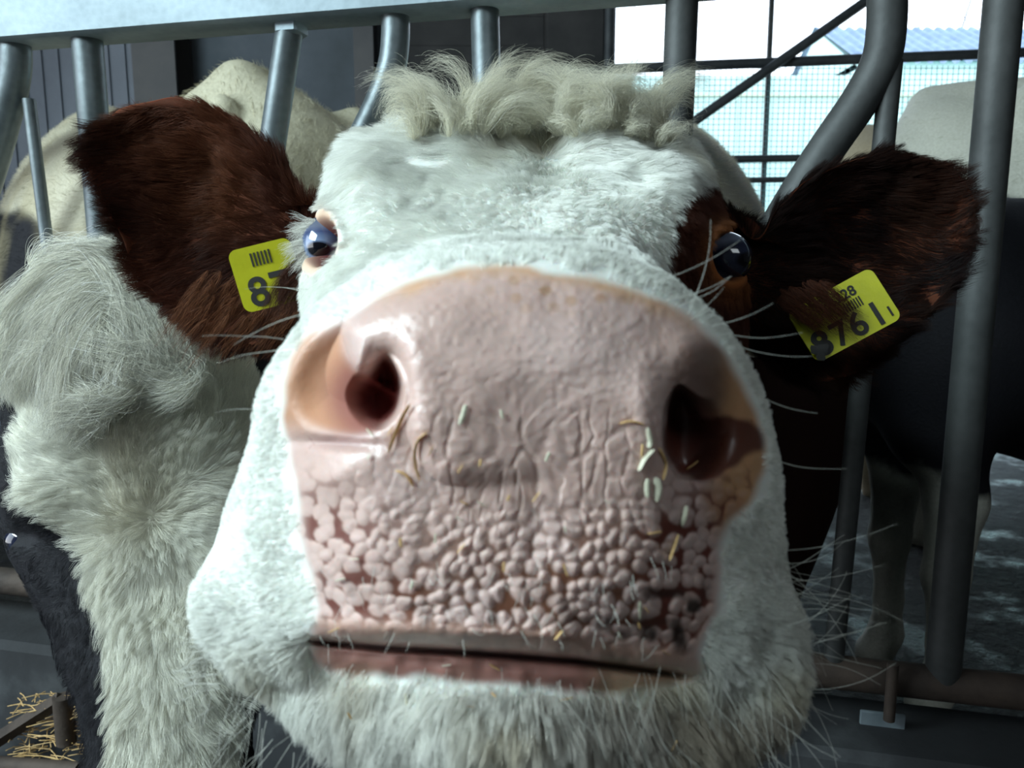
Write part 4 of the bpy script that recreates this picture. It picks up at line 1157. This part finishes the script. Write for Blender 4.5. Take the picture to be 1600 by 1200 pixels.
    locks('eyelashes', [np.array(l) for l in lash], 7, .0012, .00009, (.80, .80, .74), M['fur'], cow, k=6, frizz=.0015)
    # whiskers
    wh = []
    def whisk(px, py, ang, L, d0=None, bend=.15, dd=0.0):
        d0 = d0 or fd1(px, py, .37); a_ = math.radians(ang); pts = []
        for t in np.linspace(0, 1, 6):
            aa = a_ + bend * t
            pts.append(W(px + L * t * math.cos(aa), py - L * t * math.sin(aa), d0 - .002 + dd * t))
        wh.append(np.array(pts))
    for (a, b_, an, L) in ((482,452,172,100),(468,492,196,120),(445,530,170,130),(430,548,184,95),(395,640,175,60),(470,455,165,70)): whisk(a, b_, an, L)
    for (a, b_, an, L) in ((1020,440,14,150),(1060,480,22,110),(1080,500,35,90),(1075,490,65,150),(1105,510,8,110),(1135,520,-12,120),(1150,540,-20,120),(1190,620,-28,90),(1215,720,-18,110),(1222,860,2,190),(1225,980,14,120),(1040,470,10,110)): whisk(a, b_, an, L, bend=.2)
    for i in range(40): whisk(r_.uniform(1215, 1250), r_.uniform(880, 1090), r_.uniform(-55, 35), r_.uniform(60, 190), d0=.375, bend=r_.uniform(-.5, .5), dd=.01)
    for i in range(46): whisk(r_.uniform(300, 350), r_.uniform(980, 1080), r_.uniform(150, 240), r_.uniform(30, 80), d0=.378, bend=r_.uniform(-.3, .5), dd=.01)
    for i in range(230):
        x_ = r_.uniform(330, 1240); y_ = r_.uniform(1040, 1180)
        whisk(x_, y_, -90 + (x_ - 800) * .06 + r_.uniform(-28, 28), r_.uniform(60, 150), bend=r_.uniform(-.2, .2), dd=-.006)
    for i in range(60):
        x_ = r_.uniform(500, 1080); y_ = r_.uniform(860, 1010)
        whisk(x_, y_, -90 + r_.uniform(-40, 40), r_.uniform(14, 40), bend=r_.uniform(-.3, .3), dd=-.004)
    locks('whiskers', wh, 1, .0004, .00013, (.66, .66, .60), M['fur'], cow, k=10, frizz=.0003)

# ---- ear tags
FONT_M = M['ink']
def text_part(s, size, loc, ax, ay, nrm_, parent, name, label=None, bold=.0):
    cu = bpy.data.curves.new(name, 'FONT'); cu.body = s; cu.size = size; cu.extrude = .00025; cu.offset = bold
    cu.align_x = 'LEFT'; cu.align_y = 'BOTTOM_BASELINE'
    o = bpy.data.objects.new(name, cu); COL.objects.link(o); o.data.materials.append(FONT_M)
    ax, ay, az = [Vector(a) for a in (ax, ay, nrm_)]
    R_ = Matrix((ax, ay, az)).transposed().to_4x4()
    bpy.context.view_layer.update()
    me = bpy.data.meshes.new_from_object(o.evaluated_get(bpy.context.evaluated_depsgraph_get())); bpy.data.objects.remove(o); bpy.data.curves.remove(cu)
    me.materials.clear(); me.materials.append(FONT_M)
    o = bpy.data.objects.new(name, me); COL.objects.link(o)
    o.parent = parent
    o.matrix_basis = Matrix.Translation(Vector(np.array(loc) - base_of(parent))) @ R_
    return o
def ear_tag(bl, br, w, h, label, rows, tiltn=None, dirt=None):
    """flat flexible plate; bl, br: lower corners in the barn"""
    bl, br = np.array(bl), np.array(br); ax = norm(br - bl); vw = norm(eyep - (bl + br) / 2)
    ay = norm(np.cross(vw, ax)); az = norm(np.cross(ax, ay))
    if ay[2] < 0: ay, az = -ay, -az
    if np.dot(az, vw) < 0: az = -az
    r0 = .006; o_ = []
    for (cx, cy, a0) in ((w - r0, r0, -90), (w - r0, h - r0, 0), (r0, h - r0, 90), (r0, r0, 180)):
        for k in range(7):
            a = math.radians(a0 + 15 * k); o_.append((cx + r0 * math.cos(a), cy + r0 * math.sin(a)))
    n = len(o_); th = .0007
    V_ = [bl + ax * x_ + ay * y_ + az * th for x_, y_ in o_] + [bl + ax * x_ + ay * y_ - az * th for x_, y_ in o_]
    F_ = [tuple(range(n)), tuple(range(2 * n - 1, n - 1, -1))] + [(i, i + n, (i + 1) % n + n, (i + 1) % n) for i in range(n)]
    t = mesh_obj('ear_tag', np.array(V_), F_, M['yellow'], cow, smooth=False, origin=bl); t['label'] = label
    if np.dot(np.cross(ax, ay), az) < 0: F_ = [f[::-1] for f in F_]
    for (s, size, x_, y_, bd) in rows:
        text_part(s, size, bl + ax * x_ + ay * y_ + az * (th + .0003), ax, ay, np.cross(ax, ay), t, 'tag_number', bold=bd)
    # stud through the ear
    c_ = bl + ax * w * .5 + ay * h * .8
    MB().tube([c_ - az * .012, c_ - az * .0006], .005, 16).build('stud', M['yellow'], t)
    return t, ax, ay, az
dR = .600
tR, ax, ay, az = ear_tag(W(1277, 568, dR), W(1409, 497, dR - .006), .071, .045, 'yellow ear tag reading 8761',
    [('8', .026, .004, .003, .0009), ('7', .026, .0195, .003, .0005), ('6', .026, .034, .003, .0005), ('1', .026, .0500, .003, .0005), ('1', .011, .0630, .005, .0002), ('228', .011, .036, .0325, .0002), ('||||||||', .008, .036, .0245, .0002)])
if True:   # smear of dried mud on the first digit
    c_ = W(1281, 549, dR - .0035)
    mu = []; 
    for k in range(22):
        a = 2 * math.pi * k / 22; rr_ = .0062 * (1 + .25 * math.sin(3 * a + 1) + .12 * math.sin(7 * a)); mu.append(c_ + ax * rr_ * math.cos(a) + ay * rr_ * math.sin(a) + az * .0004)
    mesh_obj('mud_smear', np.array([c_ + az * .0014] + mu), [(0, 1 + k, 1 + (k + 1) % 22) for k in range(22)], M['ink'], tR)
tL, ax, ay, az = ear_tag(W(384, 490, .566), W(500, 461, .568), .045, .045, 'yellow ear tag half hidden in fur reading 87',
    [('8', .029, .0065, .003, .0005), ('7', .030, .0225, .003, .0006), ('||||||', .010, .014, .033, .0002)])
if FUR:   # brown hair falling over the tags
    g_ = []
    for i in range(40):
        x_ = r_.uniform(1215, 1290); y_ = 445 + (1330 - x_) * .25 + r_.uniform(-25, 15); L_ = r_.uniform(40, 85)
        g_.append(np.array([W(x_ + L_ * t * .85, y_ + L_ * t * .7, .585 + .012 * abs(t - .5)) for t in (0, .33, .66, 1)]))
    for i in range(26):
        x_ = r_.uniform(462, 500); y_ = r_.uniform(400, 440); L_ = r_.uniform(35, 75)
        g_.append(np.array([W(x_ - L_ * t * .8, y_ + L_ * t * (.2 + .9 * t), .560 + .004 * abs(t - .5)) for t in (0, .33, .66, 1)]))
    locks('ear_hair', g_, 26, .0022, .00010, (.060, .020, .010), M['fur_dark'], cow, k=8, frizz=.002, colvar=.3)
    g_ = []
    for i in range(70):
        x_ = r_.uniform(300, 480); y_ = 440 + r_.uniform(-20, 60); L_ = r_.uniform(50, 110)
        g_.append(np.array([W(x_ - L_ * .6 * t, y_ + L_ * t * .8, .60 + .01 * t) for t in (0, .33, .66, 1)]))
    locks('ear_hair', g_, 14, .003, .00010, (.16, .06, .025), M['fur_dark'], cow, k=8, frizz=.003, colvar=.3)

# ---- fur of the left cow
if FUR:
    v_ = Hw.reshape(-1, 3); n_ = N2.reshape(-1, 3); s_f = s2.ravel(); fxx = facing_w(v_, n_)
    wh2 = W(240, 795, .79); up2 = norm(v_ - wh2)
    X2, Y2 = hx.ravel(), hy.ravel()
    eyeh = np.hypot((X2 - 38) / 26, (Y2 - 840) / 16)
    d2 = (fxx > -.3) * (s_f > 1) * (s_f < 11.5) * (X2 > -120) * (X2 < 520) * (eyeh > 1) * (.35 + .65 * wmask.ravel())
    L2 = .020 + .008 * vnoise(v_, 20, 401); L2 = np.where(wmask.ravel() > .5, L2, .010)
    c2_ = np.clip(col2.reshape(-1, 3) * 1.05, 0, 1)
    fur('fur', v_, f2, n_, d2, L2, up2, c2_, int(150000 * NF), M['fur'], cow2, lift=.30, rad=.00014, clump=.75, clump_size=.010, wave=.65, wave_scale=38, k=7, curl=.10)
    d3 = (fxx > -.3) * (s_f > 11.3) * (s_f < 17)
    fur('body_fur', v_, f2, n_, d3, np.full(len(v_), .022), norm(np.array([-.2, 1, -.3]) + v_ * 0), c2_, int(26000 * NF), M['fur'], cow2, lift=.3, rad=.00035, clump=.4, clump_size=.02, wave_scale=30, k=4)
    GU = [[(190,430),(120,448),(50,495),(14,560),(8,606)],[(200,420),(110,418),(38,465),(-2,530),(-6,590)],[(210,440),(130,468),(80,530),(66,606)],[(220,450),(150,488),(106,550),(92,630),(104,655)],
          [(110,430),(150,402),(186,450),(196,520),(180,600)],[(180,415),(238,455),(268,520),(284,592)],[(230,430),(282,470),(300,520),(296,585)],[(90,520),(165,548),(236,562),(292,602)],
          [(105,600),(150,622),(140,650),(112,662)],[(215,598),(170,632),(120,640),(108,668)],[(60,430),(98,402),(160,398),(205,428)],[(150,440),(100,440),(55,480),(40,530)],[(120,500),(95,540),(90,600)],[(170,500),(140,545),(130,600)],
          [(120,560),(60,540),(30,570),(20,610)],[(150,500),(200,540),(190,590),(230,605)],[(250,480),(230,520),(250,560),(225,600)],[(130,480),(170,470),(215,490),(240,530)],[(40,480),(20,510),(4,560),(20,600)],[(260,540),(300,570),(270,600),(235,610)]]
    gs = []
    for g0 in GU:
        for k in range(12):
            jx, jy = r_.uniform(-20, 20), r_.uniform(-18, 18); dj = r_.uniform(0, .012); pts = []
            for i, (x_, y_) in enumerate(g0):
                t = i / (len(g0) - 1); x2_ = x_ + jx + r_.uniform(-3, 3); y2_ = y_ + jy + r_.uniform(-3, 3)
                dd_ = fd2(x2_, max(y2_, 430), .84) - .006 - .022 * math.sin(t * math.pi) - dj
                pts.append(W(x2_, y2_, dd_))
            gs.append(np.array(pts))
    locks('forelock', gs, int(75 * NF), .0032, .00013, (.79, .77, .67), M['fur'], cow2, label='long cream forelock', frizz=.009, k=20, colvar=.3, tone=.28)

# ------------------------------------------------------------------ straw and husks stuck to the muzzle
def straw(pts, wpx, mat, label, group=None, flat=.45, lift=.0008):
    P_ = []
    for (x_, y_) in pts:
        P_.append(W(x_, y_, min(fd1(x_, y_, .31), .345) - lift))
    P_ = catmull(np.array(P_), 9); r = wpx / 2 / FPX * .31
    rad_ = [r * a for a in (.35, .8, 1, 1, 1, 1, .95, .75, .3)]
    o = MB().tube(P_, rad_, 8, flat=flat).build('straw' if mat is M['straw'] else 'husk', mat)
    tag(o, label, 'straw' if mat is M['straw'] else 'husk', group); return o
straw([(640,632),(625,660),(606,708)], 8, M['straw'], 'straight yellow straw lying across the edge of the left nostril')
straw([(668,676),(652,690),(648,720),(656,752)], 7, M['straw'], 'bent straw with a hooked top below the left nostril')
straw([(618,735),(634,742),(646,760)], 7, M['straw'], 'short curved straw lower left on the nose beside the bent straw')
straw([(728,632),(724,648),(718,664)], 8, M['husk'], 'small husk alone on the middle of the nose')
straw([(968,662),(988,658),(1008,664)], 6, M['straw'], 'level yellow straw left of the right nostril')
straw([(1012,668),(1016,690),(1014,700)], 9, M['husk'], 'husk at the end of the level straw by the right nostril')
straw([(1022,702),(1008,716),(998,736)], 11, M['husk'], 'slanted pale husk below the right nostril')
straw([(1012,748),(1011,764),(1012,778)], 9, M['husk'], 'left of the paired upright husks under the right nostril')
straw([(1024,746),(1029,762),(1026,784)], 12, M['husk'], 'right of the paired upright husks under the right nostril')
straw([(1030,700),(1040,724),(1036,750)], 7, M['straw'], 'straw bundle blade tucked against the rim of the right nostril')
straw([(1060,835),(1052,858),(1046,876)], 6, M['straw'], 'yellow straw blade low on the right side of the nose')
straw([(1072,790),(1070,806),(1066,822)], 8, M['husk'], 'husk above the yellow blade low on the right')
straw([(1000,940),(1000,968)], 6, M['husk'], 'tiny upright husk on the pebbled skin above the right mouth corner')
GRP = 'tiny straw crumbs scattered over the nose and chin'
pos = []
for i in range(46):
    for _ in range(60):
        x_, y_ = r_.uniform(520, 1090), r_.uniform(640, 1170)
        if sdP[0, 0] is not None and all(math.hypot(x_ - a, y_ - b_) > 26 for a, b_ in pos) and not (abs(y_ - np.interp(x_, mouth_x, mouth_y)) < 18): break
    pos.append((x_, y_)); an = r_.uniform(0, 3.14); L_ = r_.uniform(5, 12)
    o = straw([(x_ - L_ * math.cos(an), y_ - L_ * math.sin(an)), (x_ + L_ * math.cos(an), y_ + L_ * math.sin(an))], r_.uniform(3, 5.5), M['straw'] if i % 3 else M['husk'],
          'tiny straw crumb stuck to the nose or chin of the near cow', GRP, lift=.001)
    o.name = 'straw_crumb'

# ------------------------------------------------------------------ by the kerb, lower left
bk = empty('floor_bracket', tuple(Wf(60, 1180, -.10))); tag(bk, 'black steel bracket with an upright stub in the lower left corner', 'bracket')
A_, B_ = Wf(-60, 1192, -.10), Wf(96, 1092, -.10)
MB().tube([A_, B_], .0125, 4).build('arm', M['rust'], bk)
S0, S1 = Wf(98, 1088, -.10), Wf(104, 1160, -.10)
MB().tube([S0, S1], [.0155, .0155], 20).build('stub', M['rust'], bk)
A_, B_ = Wf(-60, 1190, -.13), Wf(125, 1204, -.13)
MB().tube([A_, B_], .013, 12).build('cross_bar', M['rust'], bk)
hay = MB()
for i in range(170):
    x_, y_ = r_.uniform(20, 170), r_.uniform(1085, 1190); p_ = Wf(x_, y_, -.09 + r_.uniform(-.01, .01)); a = r_.uniform(0, 6.28); L_ = r_.uniform(.01, .035)
    dv_ = np.array([math.cos(a), math.sin(a) * .6, r_.uniform(-.1, .1)]) * L_
    hay.tube([p_ - dv_, p_ + np.array([0, 0, .003]), p_ + dv_], .0008, 5)
hb_ = hay.build('loose_hay', M['straw']); tag(hb_, 'loose hay scattered round the black bracket on the kerb', 'hay', kind='stuff')
